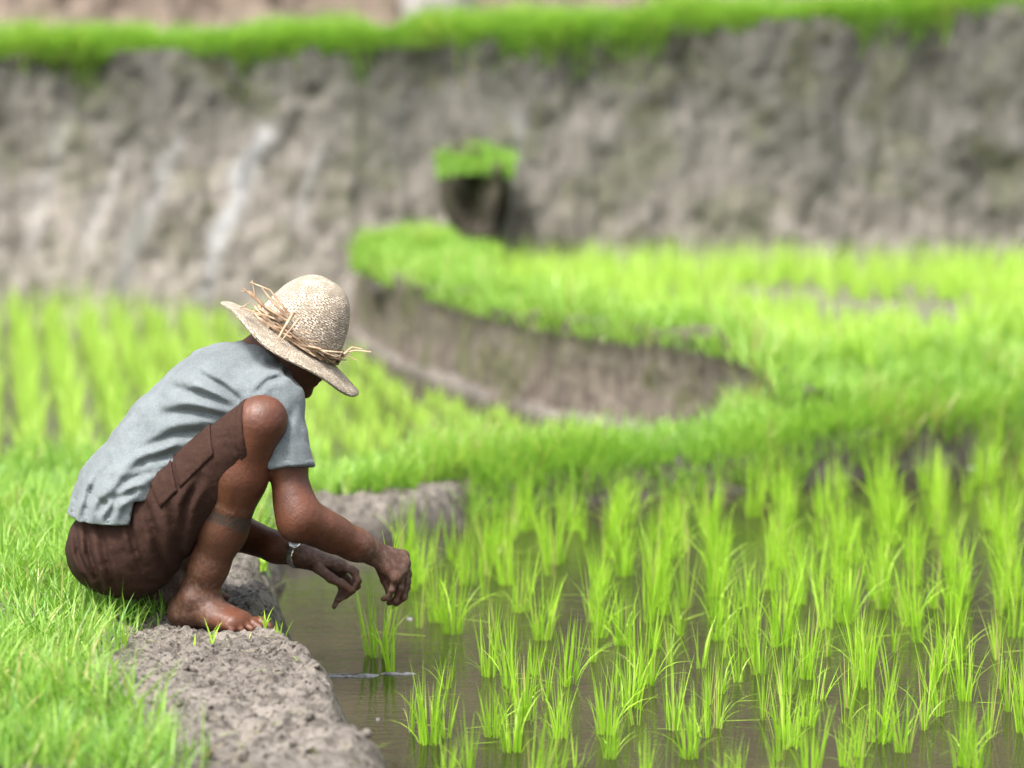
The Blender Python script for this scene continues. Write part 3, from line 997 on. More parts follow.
for sgn in (-1, 1):
    ell(T, hd(0.052, sgn * 0.044, -0.032), (0.022, 0.018, 0.018), RH, 0.015)
    carve(T, hd(0.092, sgn * 0.031, -0.006), (0.012, 0.015, 0.011), RH, 0.008)
    ell(T, hd(-0.012, sgn * 0.073, -0.022), (0.020, 0.009, 0.031), RH, 0.006)
    carve(T, hd(-0.006, sgn * 0.083, -0.018), (0.010, 0.006, 0.017), RH, 0.004)
cone(T, hd(0.084, -0.019, -0.066), hd(0.084, 0.019, -0.066), 0.0075, 0.0075, 0.006)
cone(T, hd(0.081, -0.016, -0.079), hd(0.081, 0.016, -0.079), 0.0080, 0.0080, 0.006)

# --- arms and hands
A_ = blank()
elR, wrR = Q(298, 521, -0.19), Q(371, 551, -0.05)
elL, wrL = Q(203, 522, 0.21), Q(302, 556, 0.06)


def mix(a, b, t): return a + (b - a) * t


chain(A_, [(shR, 0.046), (mix(shR, elR, 0.45), 0.043), (mix(shR, elR, 0.85), 0.037), (elR, 0.034)], 0.03)
chain(A_, [(elR, 0.034), (mix(elR, wrR, 0.25) + [0.004, 0, 0.004], 0.0355), (mix(elR, wrR, 0.5) + [0.0, 0, 0.003], 0.0325), (mix(elR, wrR, 0.78), 0.029), (wrR, 0.026)], 0.035)
ell(A_, elR + [0.010, -0.006, 0.010], (0.024, 0.026, 0.026), None, 0.04)
ell(A_, elR + [-0.010, 0.0, -0.014], (0.019, 0.019, 0.019), None, 0.03)
for a_, b_ in ((0.35, 0.95), (0.45, 0.98)):                 # cords of the forearm
    off_ = np.array([0.0, -0.020, 0.016]) if a_ < 0.4 else np.array([0.010, -0.026, -0.002])
    cone(A_, mix(elR, wrR, a_) + off_, mix(elR, wrR, b_) + off_ * 0.75, 0.0085, 0.0060, 0.014)
chain(A_, [(shL, 0.050), (mix(shL, elL, 0.5), 0.047), (elL, 0.038)], 0.02)
chain(A_, [(elL, 0.038), (mix(elL, wrL, 0.3) + [0, 0, 0.004], 0.043), (mix(elL, wrL, 0.75), 0.032), (wrL, 0.0255)], 0.02)


def hand(f, wrist, knuckles, fingers, thumb, rpalm, pn):
    """palm from wrist to the knuckle line, five separate jointed fingers"""
    for kx in knuckles:
        cone(f, wrist, kx, 0.0235, 0.0130, 0.012, (pn, 0.88))
    cone(f, knuckles[0], knuckles[-1], 0.0115, 0.0105, 0.010)
    m = 0.14
    s, g = slc(wrist - m, wrist + m)
    base = f[s].copy(); res = base.copy()
    for pts, r0 in fingers + [thumb]:
        d = np.full(base.shape, FAR, np.float32)
        for i in range(len(pts) - 1):
            ra, rb = r0 * (1 - 0.10 * i), r0 * (1 - 0.10 * (i + 1))
            d = smin(d, cone_d(g, pts[i], pts[i + 1], ra, rb).astype(np.float32), 0.003)
            d = smin(d, (np.sqrt((g[0] - pts[i][0]) ** 2 + (g[1] - pts[i][1]) ** 2 + (g[2] - pts[i][2]) ** 2) - ra * 1.10).astype(np.float32), 0.003)
        res = np.minimum(res, smin(base, d, 0.008))
    f[s] = res


kn = [Q(403, 556, 0.005), Q(405, 563, -0.015), Q(402, 570, -0.034), Q(395, 577, -0.05)]
fing = [([kn[0], Q(408, 574, 0.014), Q(407, 588, 0.010), Q(401, 598, 0.000)], 0.0092),
        ([kn[1], Q(407, 582, -0.014), Q(404, 597, -0.014), Q(396, 604, -0.012)], 0.0095),
        ([kn[2], Q(400, 588, -0.034), Q(396, 600, -0.030), Q(389, 603, -0.022)], 0.0090),
        ([kn[3], Q(392, 590, -0.050), Q(388, 598, -0.044), Q(383, 599, -0.036)], 0.0080)]
thumb = ([Q(378, 563, 0.012), Q(385, 580, 0.028), Q(390, 592, 0.024), Q(394, 603, 0.008)], 0.0110)
hand(A_, wrR, kn, fing, thumb, 0.02, (0.55, -0.45, 0.55))
kn2 = [Q(339, 566, 0.045), Q(341, 565, 0.066), Q(340, 569, 0.086), Q(335, 575, 0.102)]
fing2 = [([kn2[0], Q(352, 570, 0.040), Q(358, 581, 0.034), Q(352, 591, 0.026)], 0.0096),
         ([kn2[1], Q(355, 572, 0.064), Q(357, 586, 0.056), Q(349, 594, 0.046)], 0.0096),
         ([kn2[2], Q(350, 582, 0.084), Q(346, 595, 0.076), Q(339, 600, 0.066)], 0.0090),
         ([kn2[3], Q(342, 589, 0.100), Q(338, 599, 0.092), Q(334, 607, 0.082)], 0.0080)]
thumb2 = ([Q(318, 568, 0.028), Q(331, 578, 0.014), Q(342, 584, 0.010), Q(352, 591, 0.012)], 0.0118)
hand(A_, wrL, kn2, fing2, thumb2, 0.02, (0.25, 0.1, 0.95))

# --- legs and feet
def leg(hip, knee, ank, toe_dir, side):
    f = blank()
    chain(f, [(hip, 0.070), (mix(hip, knee, 0.45), 0.053), (knee, 0.050)], 0.03)
    back = np.array([-0.9, 0, -0.35])
    c1 = mix(knee, ank, 0.30) + back * 0.004
    c2 = mix(knee, ank, 0.62) + back * -0.002
    chain(f, [(knee, 0.049), (c1, 0.056), (c2, 0.048), (mix(knee, ank, 0.84), 0.037), (ank, 0.033)], 0.025)
    ell(f, knee + np.array([0.012, 0, 0.016]), (0.040, 0.038, 0.036), None, 0.03)
    ell(f, knee + np.array([0.026, -0.012 * side, 0.026]), (0.021, 0.022, 0.024), None, 0.012)
    ell(f, mix(knee, ank, 0.13) + np.array([0.034, 0, 0.006]), (0.014, 0.014, 0.022), None, 0.015)
    cone(f, mix(knee, ank, 0.2) + np.array([0.030, 0, 0.004]), mix(knee, ank, 0.85) + np.array([0.016, 0, 0.004]), 0.016, 0.013, 0.02)
    cone(f, mix(knee, ank, 0.72) + np.array([-0.034, 0, -0.01]), mix(knee, ank, 0.97) + np.array([-0.030, 0, -0.01]), 0.010, 0.009, 0.02)
    d = np.array([toe_dir[0], toe_dir[1], 0.0]); d /= np.linalg.norm(d)
    w = np.array([-d[1], d[0], 0.0])
    b = np.array([ank[0], ank[1], ZG])
    heel = b - d * 0.040 + [0, 0, 0.030]
    cone(f, heel, heel + [0, 0, 0.004], 0.031, 0.029, 0.02)
    cone(f, ank, heel, 0.030, 0.028, 0.03)
    ball = b + d * 0.100 + [0, 0, 0.020]
    cone(f, b + d * 0.0 + [0, 0, 0.048], ball, 0.034, 0.018, 0.03, (w, 1.15))
    cone(f, heel, ball, 0.026, 0.017, 0.02, (w, 1.35))
    for wv in (-0.024, 0.0, 0.024):
        cone(f, b + d * 0.05 + w * wv * 0.8 + [0, 0, 0.026], ball + w * wv, 0.021, 0.0155, 0.02)
    for sg in (-1, 1):
        ell(f, ank + w * 0.033 * sg + [0, 0, -0.006], (0.012, 0.012, 0.012), None, 0.02)
    s, g = slc(ball - 0.12, ball + 0.12)
    base = f[s].copy(); res = base.copy()
    inner = side
    tl = [0.050, 0.048, 0.043, 0.036, 0.030]
    for i in range(5):
        wv = inner * (0.036 - 0.0180 * i)
        a = ball + w * wv + d * (0.004 - 0.006 * i) + [0, 0, -0.004]
        m_ = a + d * tl[i] * 0.6 + [0, 0, 0.002]
        e = a + d * tl[i] + [0, 0, -0.007]
        r = 0.0118 if i == 0 else 0.0088 - 0.0004 * i
        dd = smin(cone_d(g, a, m_, r, r), cone_d(g, m_, e, r, r * 0.95), 0.004).astype(np.float32)
        res = np.minimum(res, smin(base, dd, 0.0035))
    f[s] = res
    return f


LR = leg(hipR, kneeR, ankR, (0.80, -0.50), 1)
LL = leg(hipL, kneeL, ankL, (0.62, 0.78), -1)

body = smin(T, A_, 0.02)
body = smin(body, np.minimum(LR, LL), 0.004)
root = obj('person', None, None, None, (ankR[0], ankR[1], ZG))
tag(root, 'man in straw hat, grey T-shirt and brown shorts squatting barefoot on the mud bank', 'person')
RL = np.array([ankR[0], ankR[1], ZG])


def part(name, f, mat, parent, it=2, attrs=None):
    V, q = nets(f)
    V = taubin(V, q, it)
    a = attrs(V) if attrs else None
    o = obj(name, mesh_np(name, V - RL, q, None, True, a), mat, parent)
    print(name, len(V))
    return o


def seg_t(V, a, b):
    ba = b - a
    return np.clip(((V - a) @ ba) / (ba @ ba), -0.5, 1.5), np.linalg.norm(V - a - np.clip(((V - a) @ ba) / (ba @ ba), 0, 1)[:, None] * ba, axis=1)


def body_attrs(V):
    mud = np.zeros(len(V)); dust = np.zeros(len(V))
    for kn_, an_ in ((kneeR, ankR), (kneeL, ankL)):
        t, d = seg_t(V, kn_, an_)
        t = t + 0.02 * fbm(V[:, 0] * 40, V[:, 1] * 40, V[:, 2] * 40, 2, 3)
        near = d < 0.085
        band = S((t - 0.455) / 0.03) * (1 - S((t - 0.53) / 0.04))
        mud = np.maximum(mud, near * band * 0.95)
        mud = np.maximum(mud, near * S((t - 0.90) / 0.1) * 0.30)
        mud = np.maximum(mud, near * S((t - 0.5) / 0.1) * 0.15)
        dust = np.maximum(dust, near * S((t - 0.55) / 0.4) * 0.5)
        dust = np.maximum(dust, near * np.exp(-((t - 0.445) / 0.012) ** 2) * 0.9)
    for w_ in (wrR, wrL):
        d = np.linalg.norm(V - w_ - np.array([0.04, 0, -0.03]), axis=1)
        mud = np.maximum(mud, 0.5 * (1 - S((d - 0.06) / 0.05)))
        dust = np.maximum(dust, 0.55 * (1 - S((d - 0.07) / 0.08)))
    return {'mud': mud, 'dust': dust}


part('body', body, M['skin'], root, 2, body_attrs)

# --- shirt
def plane(p, nrm):
    nrm = np.asarray(nrm, float); nrm = nrm / np.linalg.norm(nrm)
    return (AX[0][:, None, None] - p[0]) * nrm[0] + (AX[1][None, :, None] - p[1]) * nrm[1] + (AX[2][None, None, :] - p[2]) * nrm[2]


def creases(f, lines, yc, near=True, gain=1.0, wide=1.0):
    for pts, w, amp in lines:
        w = w * wide
        P = [Q(px, py, -0.12) for px, py in pts]
        a = np.min(P, 0) - 0.05; b = np.max(P, 0) + 0.05
        a[1], b[1] = (lo[1], yc) if near else (yc, hi[1])
        s, g = slc(a, b)
        X, Z = g[0], g[2]
        d = np.full(np.broadcast_shapes(X.shape, Z.shape), 1e9)
        tt = np.zeros_like(d)
        L = len(P) - 1
        for i, (p, q) in enumerate(zip(P[:-1], P[1:])):
            e = (q - p)[[0, 2]]
            t = np.clip(((X - p[0]) * e[0] + (Z - p[2]) * e[1]) / (e @ e), 0, 1)
            dd = np.hypot(X - p[0] - t * e[0], Z - p[2] - t * e[1])
            tt = np.where(dd < d, (i + t) / L, tt); d = np.minimum(d, dd)
        taper = np.sin(np.clip(tt * 0.94 + 0.03, 0, 1) * math.pi) ** 0.6
        prof = np.exp(-(d / w) ** 2) - 0.7 * np.exp(-((d - 1.9 * w) / (1.1 * w)) ** 2)
        f[s] = f[s] + (amp * gain * taper * prof).astype(np.float32)


def wrinkle(f, amp, sx, sy, sz, seed, rot=0.0):
    m = np.abs(f) < 0.025
    I = np.argwhere(m)
    x, y, z = AX[0][I[:, 0]], AX[1][I[:, 1]], AX[2][I[:, 2]]
    c, s = math.cos(rot), math.sin(rot)
    u, v = x * c + z * s, -x * s + z * c
    nn = fbm(u * sx, y * sy, v * sz, seed, 3, 0.5)
    rid = 1 - np.abs(nn) * 1.6
    f[m] += (amp * (nn * 0.6 - rid * 0.5)).astype(np.float32)


SH = blank()
sp = [(Q(122, 524), 0.116), (Q(133, 498), 0.108), (Q(152, 474), 0.104), (Q(176, 440), 0.108), (Q(222, 401), 0.113), (Q(254, 385), 0.094)]
chain(SH, sp[1:], 0.04, ((0, 1, 0), 1.5)); chain(SH, sp[:3], 0.04, ((0, 1, 0), 1.68))
ell(SH, shR + [0, 0, 0.002], (0.062, 0.062, 0.060), None, 0.05); ell(SH, shL + [0, 0, 0.002], (0.065, 0.064, 0.062), None, 0.05)
slR0, slR1 = shR + [-0.004, 0, 0], Q(287, 468, -0.175)
slL0, slL1 = shL, mix(shL, elL, 0.55)
SL = blank()
cone(SL, slR0, mix(slR0, slR1, 1.35), 0.060, 0.056, 0.02); cone(SL, slL0, mix(slL0, slL1, 1.3), 0.064, 0.062, 0.02)
dirR = slR1 - slR0; dirL = slL1 - slL0
pR = plane(Q(287, 468, -0.175), dirR / np.linalg.norm(dirR) + np.array([-0.12, 0, 0.0])); pL = plane(slL1, dirL)
cutR = np.where(plane(shR * [1, 0, 1] + [0, Y0 - 0.0, 0], (0, 1, 0)) < 0, pR, pL)
SLc = smax(SL, cutR.astype(np.float32), 0.003)
inner = np.maximum(SL + 0.010, -(cutR + 0.05).astype(np.float32))
SLc = np.maximum(SLc, -inner)
zhem = Q(95, 513, -0.05)[2]
xv = Q(131, 500, -0.15)[0]
hemz = zhem + (Q(95, 490, -0.05)[2] - zhem) * S((AX[0] - xv) / 0.012)
hemz = hemz[:, None, None] + 0.05 * np.clip(AX[1][None, :, None] - Y0, -0.03, 0.1) * 0
ph = (hemz - AX[2][None, None, :]).astype(np.float32)
pn_ = plane(Q(279, 358), np.array([0.66, 0.0, 0.74]))
SHc = smax(SH, ph, 0.003)
SHc = np.maximum(SHc, -np.maximum(np.maximum(SH + 0.012, -(ph + 0.05)), (AX[0] - xv + 0.02)[:, None, None]))
SHc = smax(SHc, pn_.astype(np.float32), 0.004)
shirt = smin(SHc, SLc, 0.014)
shirt = np.maximum(shirt, pn_.astype(np.float32))
neckhole = blank(); cone(neckhole, Q(246, 380), hd(-0.02, 0, -0.04), 0.060, 0.060, 0.0)
shirt = smax(shirt, -neckhole, 0.004)
wrinkle(shirt, 0.0050, 6, 4, 13, 91, -0.75)
wrinkle(shirt, 0.0021, 26, 14, 40, 95, -0.6)
creases(shirt, [
    ([(243, 398), (222, 384), (196, 372)], 0.007, 0.008), ([(238, 404), (205, 392), (172, 388)], 0.008, 0.008),
    ([(228, 412), (192, 408), (160, 414)], 0.008, 0.007), ([(206, 428), (176, 432), (146, 446)], 0.008, 0.007),
    ([(180, 448), (150, 458), (120, 478)], 0.008, 0.008), ([(160, 464), (130, 478), (104, 505)], 0.007, 0.009),
    ([(142, 482), (122, 494), (112, 514)], 0.006, 0.008), ([(104, 470), (92, 492), (88, 516)], 0.007, 0.006),
    ([(80, 488), (76, 502), (74, 518)], 0.006, 0.005),
    ([(256, 392), (270, 378), (286, 374)], 0.005, 0.005), ([(254, 398), (262, 430), (276, 456)], 0.006, 0.005),
    ([(296, 402), (288, 430), (290, 458)], 0.007, 0.004)], Y0 + 0.02, True, 1.0, 1.2)
shirt_o = part('shirt', shirt, M['shirt'], root, 2)


def band(f, pl, depth, out, name, mat, parent, mask=None):
    g = np.maximum(f - out, -(pl + depth).astype(np.float32))
    g = np.maximum(g, (pl - 0.0015).astype(np.float32))
    g = np.maximum(g, -(f + 0.006))
    if mask is not None: g = np.where(mask, g, FAR)
    return part(name, g, mat, parent, 1)


nearm = np.broadcast_to(AX[1][None, :, None] < Y0, DIM)
band(SLc, pR, 0.011, 0.0022, 'sleeve_hem', M['shirt'], shirt_o, nearm & (cutR > -0.03) & (AX[0][:, None, None] > -0.62))
band(SHc, ph, 0.012, 0.0022, 'hem', M['shirt'], shirt_o, np.broadcast_to(AX[0][:, None, None] < xv + 0.02, DIM))

# --- shorts
ST = blank()
ell(ST, Q(120, 548), (0.112, 0.150, 0.092), None, 0.03)
for hp, kn_, sg in ((hipR, kneeR, -1), (hipL, kneeL, 1)):
    cone(ST, Q(113, 548, sg * 0.072), Q(124, 550, sg * 0.085), 0.090, 0.092, 0.04)
    cone(ST, Q(128, 544, sg * 0.090), kn_, 0.092, 0.057, 0.04)
    cone(ST, Q(138, 556, sg * 0.10), mix(hp, kn_, 0.60) + [0.0, 0, -0.034], 0.078, 0.056, 0.04)
td = kneeR - hipR; td = td / np.linalg.norm(td)
td2 = kneeL - hipL; td2 = td2 / np.linalg.norm(td2)
cR = plane(Q(241, 430, -0.27), (0.95, -0.25, 0.12)); cL = plane(mix(hipL, kneeL, 0.84), td2)
cut = np.where(AX[1][None, :, None] < Y0, cR, cL).astype(np.float32)
shorts = smax(ST, cut, 0.003)
legs_in = np.minimum(LR, LL)
inner = np.maximum(ST + 0.009, -(cut + 0.05))
shorts = np.maximum(shorts, -inner)
shorts0 = shorts.copy()
wrinkle(shorts, 0.0030, 14, 10, 18, 191, 0.7)
wrinkle(shorts, 0.0014, 34, 20, 40, 195, 0.4)
creases(shorts, [
    ([(88, 526), (92, 550), (104, 584)], 0.006, 0.006), ([(76, 528), (80, 552), (92, 576)], 0.006, 0.006),
    ([(104, 524), (110, 555), (118, 588)], 0.006, 0.005), ([(130, 505), (138, 540), (150, 580)], 0.006, 0.005),
    ([(150, 500), (160, 530), (168, 575)], 0.007, 0.006), ([(175, 500), (180, 525), (182, 560)], 0.007, 0.006),
    ([(205, 470), (190, 500), (186, 540)], 0.007, 0.006)], Y0, True, 1.5, 1.25)
shorts_o = part('shorts', shorts, M['shorts'], root, 2)


def pocket(name, poly, out, parent):
    P = np.array([Q(px, py, -0.22)[[0, 2]] for px, py in poly])
    a = np.array([P[:, 0].min() - 0.02, lo[1], P[:, 1].min() - 0.02]); b = np.array([P[:, 0].max() + 0.02, Y0 - 0.08, P[:, 1].max() + 0.02])
    s, g = slc(a, b)
    X, Z = np.broadcast_arrays(g[0][:, 0, :], g[2][:, 0, :])
    d = poly_sd(X.astype(float), Z.astype(float), P).astype(np.float32)[:, None, :]
    f = np.full(DIM, FAR, np.float32)
    f[s] = smax(np.maximum(shorts[s] - out, -(shorts[s] + 0.004)), np.broadcast_to(d, shorts[s].shape), 0.004)
    return part(name, f, M['shorts'], parent, 1)


pk = pocket('cargo_pocket', [(171, 458), (209, 424), (215, 453), (180, 488)], 0.0060, shorts_o)
pocket('pocket_flap', [(146, 480), (169, 460), (178, 490), (160, 508)], 0.0065, shorts_o)
band(shorts0, cR, 0.016, 0.003, 'cuff', M['shorts'], shorts_o, nearm)

# --- hair under the hat
HR = blank()
ell(HR, hd(-0.010, 0, 0.020), (0.089, 0.077, 0.088), RH, 0.0)
hp_ = plane(hd(-0.03, 0, -0.028), 0.85 * HX - 0.0 * HY + 0 * HZ)
low = plane(hd(0, 0, -0.050), -HZ)
HR = smax(HR, np.maximum(hp_, plane(hd(0, 0, -0.005), HZ)).astype(np.float32), 0.006)
HR = smax(HR, low.astype(np.float32), 0.006)
part('hair', HR, M['hair'], root, 1)
for sgn in (-1, 1):
    th = np.linspace(0, 2 * math.pi, 16, endpoint=False); ph_ = np.linspace(0.05, math.pi - 0.05, 10)
    A, B = np.meshgrid(th, ph_, indexing='ij')
    V = hd(0.078, sgn * 0.031, -0.007) + 0.0105 * np.stack([np.sin(B) * np.cos(A), np.sin(B) * np.sin(A), np.cos(B)], -1).reshape(-1, 3)
    obj('eye', mesh_np('eye', V - RL, grid_faces(16, 10, True, False)), M['eye'], root)

# --- straw hat
def hat_pt(r, phi, z):
    """phi = 0 to the face, -pi/2 to the near side; returns world points"""
    x = r * np.cos(phi) - 0.004; y = r * np.sin(phi)
    return HC + x[..., None] * HX + y[..., None] * HY + z[..., None] * HZ


def lathe_hat(prof, nphi, wob, uvs, name, mat, parent, warp=None):
    prof = np.asarray(prof, float)
    phi = np.linspace(0, 2 * math.pi, nphi, endpoint=False)
    A, I = np.meshgrid(phi, np.arange(len(prof)), indexing='ij')
    r = prof[I, 0]; z = prof[I, 1]
    nn = fbm(np.cos(A) * 1.6, np.sin(A) * 1.6, z * 14, 17, 3)
    r = r * (1 + wob * nn)
    if warp: z = z + warp(r, A)
    V = hat_pt(r, A, z).reshape(-1, 3)
    q = grid_faces(nphi, len(prof), True, True)
    me = mesh_np(name, V - RL, q)
    uv = me.uv_layers.new(name='weave')
    li = np.zeros(len(me.loops), np.int32); me.loops.foreach_get('vertex_index', li)
    k = len(prof)
    ia, ip = li // k, li % k
    L = np.concatenate([[0], np.cumsum(np.linalg.norm(np.diff(prof, axis=0), axis=1))])
    u = ia / nphi * uvs; v = L[ip] / 0.0085
    # close the seam
    pl = np.zeros(len(me.polygons), np.int32); me.polygons.foreach_get('loop_start', pl)
    uq = u.reshape(-1, 4)
    wrap = (uq.max(1) - uq.min(1)) > uvs * 0.5
    uq = np.where(wrap[:, None] & (uq < uvs * 0.5), uq + uvs, uq)
    uv.data.foreach_set('uv', np.stack([uq.ravel(), v], -1).astype(np.float32).ravel())
    return obj(name, me, mat, parent)


def dome(n=26):
    P = []
    for i in range(n):
        t = i / (n - 1) * math.pi / 2
        P.append((0.098 * math.sin(math.pi / 2 - t) ** 0.80 if i < n - 1 else 0.002, -0.028 + 0.152 * math.sin(t) ** 1.0))
    return P


dm = dome()
prof = dm + [(max(0.001, r - 0.005), z - 0.005) for r, z in dm[::-1]]
hat = lathe_hat(prof, 128, 0.022, 40, 'straw_hat', M['straw'], root)


def bwarp(r, A):
    k = np.clip((r - 0.095) / 0.08, 0, 1.2)
    back = np.exp(-((np.angle(np.exp(1j * (A - math.radians(205))))) / 0.55) ** 2)
    front = np.exp(-((np.angle(np.exp(1j * (A - math.radians(10))))) / 0.7) ** 2)
    return 0.012 * k * back - 0.006 * k * front + 0.004 * k * np.sin(5 * A + 1)


bp = [(0.092 + 0.083 * i / 12, -0.024 - 0.020 * (i / 12) ** 1.1) for i in range(13)]
prof = bp + [(0.177, -0.0475)] + [(r, z - 0.0065) for r, z in bp[::-1]]
brim = lathe_hat(prof, 128, 0.012, 64, 'brim', M['straw'], hat, bwarp)
# loose straw twisted round the crown
SV, SQ, STt = [], [], []
def ribbon(P, w, nvec=None):
    global SV, SQ
    P = np.asarray(P); n = len(P)
    T_ = np.gradient(P, axis=0); T_ /= np.linalg.norm(T_, axis=1)[:, None] + 1e-9
    up = np.array([0.2, -0.6, 0.75]) if nvec is None else nvec
    Bn = np.cross(T_, up); Bn /= np.linalg.norm(Bn, axis=1)[:, None] + 1e-9
    Nn = np.cross(Bn, T_)
    W = (w * np.linspace(1, 0.45, n))[:, None]
    b = sum(len(v) for v in SV)
    ring = np.stack([P - Bn * W, P + Nn * W * 0.35, P + Bn * W, P - Nn * W * 0.35], 1)
    SV.append(ring.reshape(-1, 3)); SQ.append(grid_faces(n, 4, False, True) + b)
for i in range(46):
    a0 = rng.uniform(-math.pi * 1.02, 0.5); ln = rng.uniform(0.45, 1.0) * rng.choice([-1, 1])
    t = np.linspace(0, 1, 10)
    ph_ = a0 + ln * t
    fl = rng.uniform(0.0, 0.018); rise = rng.uniform(-0.006, 0.032)
    rr = 0.100 + 0.003 * rng.random() + fl * t ** 2
    zz = -0.022 + rng.uniform(0, 0.016) + rise * t
    ribbon(hat_pt(rr, ph_, zz), rng.uniform(0.0024, 0.0075))
def free(pts, w, dy):
    P = np.array([Q(a, b, dy) for a, b in pts])
    t = np.linspace(0, len(P) - 1, 9)
    ribbon(np.stack([np.interp(t, np.arange(len(P)), P[:, c]) for c in range(3)], -1), w)
free([(290, 322), (262, 305), (243, 288)], 0.005, -0.105)
free([(286, 316), (268, 296), (262, 288)], 0.0045, -0.105)
free([(292, 318), (270, 290), (250, 282)], 0.0035, -0.10)
free([(280, 322), (256, 300), (252, 280)], 0.0030, -0.10)
free([(272, 314), (250, 292), (241, 291)], 0.0040, -0.10)
free([(294, 312), (279, 337), (280, 341)], 0.0042, -0.128)
free([(300, 318), (290, 330), (282, 340)], 0.0030, -0.13)
free([(346, 352), (356, 350), (371, 352)], 0.0040, -0.05)
free([(344, 354), (352, 347), (362, 349)], 0.0032, -0.05)
free([(345, 354), (352, 358), (358, 361)], 0.0025, -0.05)
free([(268, 316), (240, 308), (250, 303)], 0.003, -0.12)
me = mesh_np('straw_fringe', np.concatenate(SV) - RL, np.concatenate(SQ))
obj('straw_fringe', me, M['strand'], hat)

# --- wristwatch on the far arm
ax = wrL - elL; ax /= np.linalg.norm(ax)
e1 = np.cross(ax, [0, 1, 0]); e1 /= np.linalg.norm(e1); e2 = np.cross(ax, e1)
wc = wrL - ax * 0.012
prof = [(-0.008, 0.0275), (-0.008, 0.0300), (-0.003, 0.0312), (0.003, 0.0312), (0.008, 0.0300), (0.008, 0.0275)]
ph_ = np.linspace(0, 2 * math.pi, 48, endpoint=False)
V = []
for a in ph_:
    rd_ = e1 * math.cos(a) + e2 * math.sin(a)
    notch = 0.0008 * (1 if int(a / (2 * math.pi) * 48) % 2 else 0)
    for u, r in prof: V.append(wc + ax * u + rd_ * (r - (notch if r > 0.029 else 0)))
watch = obj('wristwatch', mesh_np('wristwatch', np.array(V) - RL, grid_faces(48, 6, True, True), smooth=False), M['steel'], root)
rd_ = np.array([0.25, -0.75, 0.6]); rd_ = rd_ - ax * (rd_ @ ax); rd_ /= np.linalg.norm(rd_)
s_ = np.cross(ax, rd_)
V = []; nphi = 28
cp = [(0.0, 0.0285), (0.0135, 0.0285), (0.0140, 0.0330), (0.0125, 0.0355), (0.0108, 0.0355), (0.0102, 0.0350), (0.0, 0.0350)]
for a in np.linspace(0, 2 * math.pi, nphi, endpoint=False):
    for r, h in cp: V.append(wc + rd_ * h + (ax * math.cos(a) + s_ * math.sin(a)) * max(r, 1e-4))
obj('watch_case', mesh_np('watch_case', np.array(V) - RL, grid_faces(nphi, len(cp), True, False), smooth=False), M['steel'], watch)

# --- seedling in the right hand
def strips(polys, w, name, mat, origin):
    VV, QQ = [], []; b = 0
    for P in polys:
        P = np.asarray(P, float); n = 10
        t = np.linspace(0, len(P) - 1, n)
        C = np.stack([np.interp(t, np.arange(len(P)), P[:, c]) for c in range(3)], -1)
        W = w * np.clip(1.05 - np.linspace(0, 1, n) ** 2, 0.08, 1)
        VV.append(np.concatenate([C + np.array([1, 0.2, 0]) * W[:, None], C + np.array([0, -0.0006, 0.0004]), C - np.array([1, 0.2, 0]) * W[:, None]]))
        i = np.arange(n - 1)
        QQ.append(np.concatenate([np.stack([b + i, b + i + 1, b + n + i + 1, b + n + i], -1), np.stack([b + n + i, b + n + i + 1, b + 2 * n + i + 1, b + 2 * n + i], -1)])); b += 3 * n
    V = np.concatenate(VV)
    return obj(name, mesh_np(name, V - origin, np.concatenate(QQ), None, True, {'tint': np.full(len(V), 0.6)}), mat, None, origin)


og = Q(393, 604, 0.0)
o = strips([[Q(392, 610, -0.004), Q(394, 600, -0.003), Q(391, 575, 0.016), Q(396, 545, 0.010), Q(412, 512, 0.0)],
            [Q(393, 611, -0.004), Q(394, 600, 0.0), Q(392, 575, 0.02), Q(394, 548, 0.016), Q(397, 530, 0.01)],
            [Q(394, 606, 0.0), Q(393, 590, 0.02), Q(390, 565, 0.026), Q(385, 545, 0.022), Q(382, 530, 0.02)]], 0.0022, 'rice_seedling', M['rice'], og)
tag(o, 'single thin rice seedling held in the man\'s right hand', 'rice plant')

# ------------------------------------------------------------------ small weeds on the mud
def weed(px, py, nb, h, label, grp=None):
    z = ZG
    g = G(px, py, 0.16)
    zz = float(height(np.array([g[0]]), np.array([g[1]]))[0])
    me = blade_mesh('weed', np.stack([rng.normal(0, 0.004, nb), rng.normal(0, 0.004, nb), np.full(nb, -0.004)], -1), rng.uniform(0.6, 1.0, nb) * h,
                    rng.uniform(0.004, 0.007, nb), rng.uniform(0, 6.283, nb), rng.uniform(0.05, 0.5, nb), rng.uniform(0.1, 0.9, nb), 5, tints(nb, 0.1, 0.2, 0.85))
    o = obj('weed', me, M['rice'], None, (g[0], g[1], zz))
    tag(o, label, 'weed')
    return o


weed(213, 652, 3, 0.095, 'thin yellow green weed sprouting in front of the man\'s bare foot')
weed(266, 634, 6, 0.055, 'leafy little weed just past the toes of the bare foot')
weed(281, 640, 4, 0.045, 'small weed on the mud edge nearer the water than the toes')
weed(193, 655, 1, 0.060, 'single dark grass stalk on the mud left of the thin weed')
weed(124, 652, 7, 0.06, 'weed clump where the grass meets the mud at left')
weed(262, 560, 7, 0.07, 'weed clump on the mud between the man\'s shin and forearm')

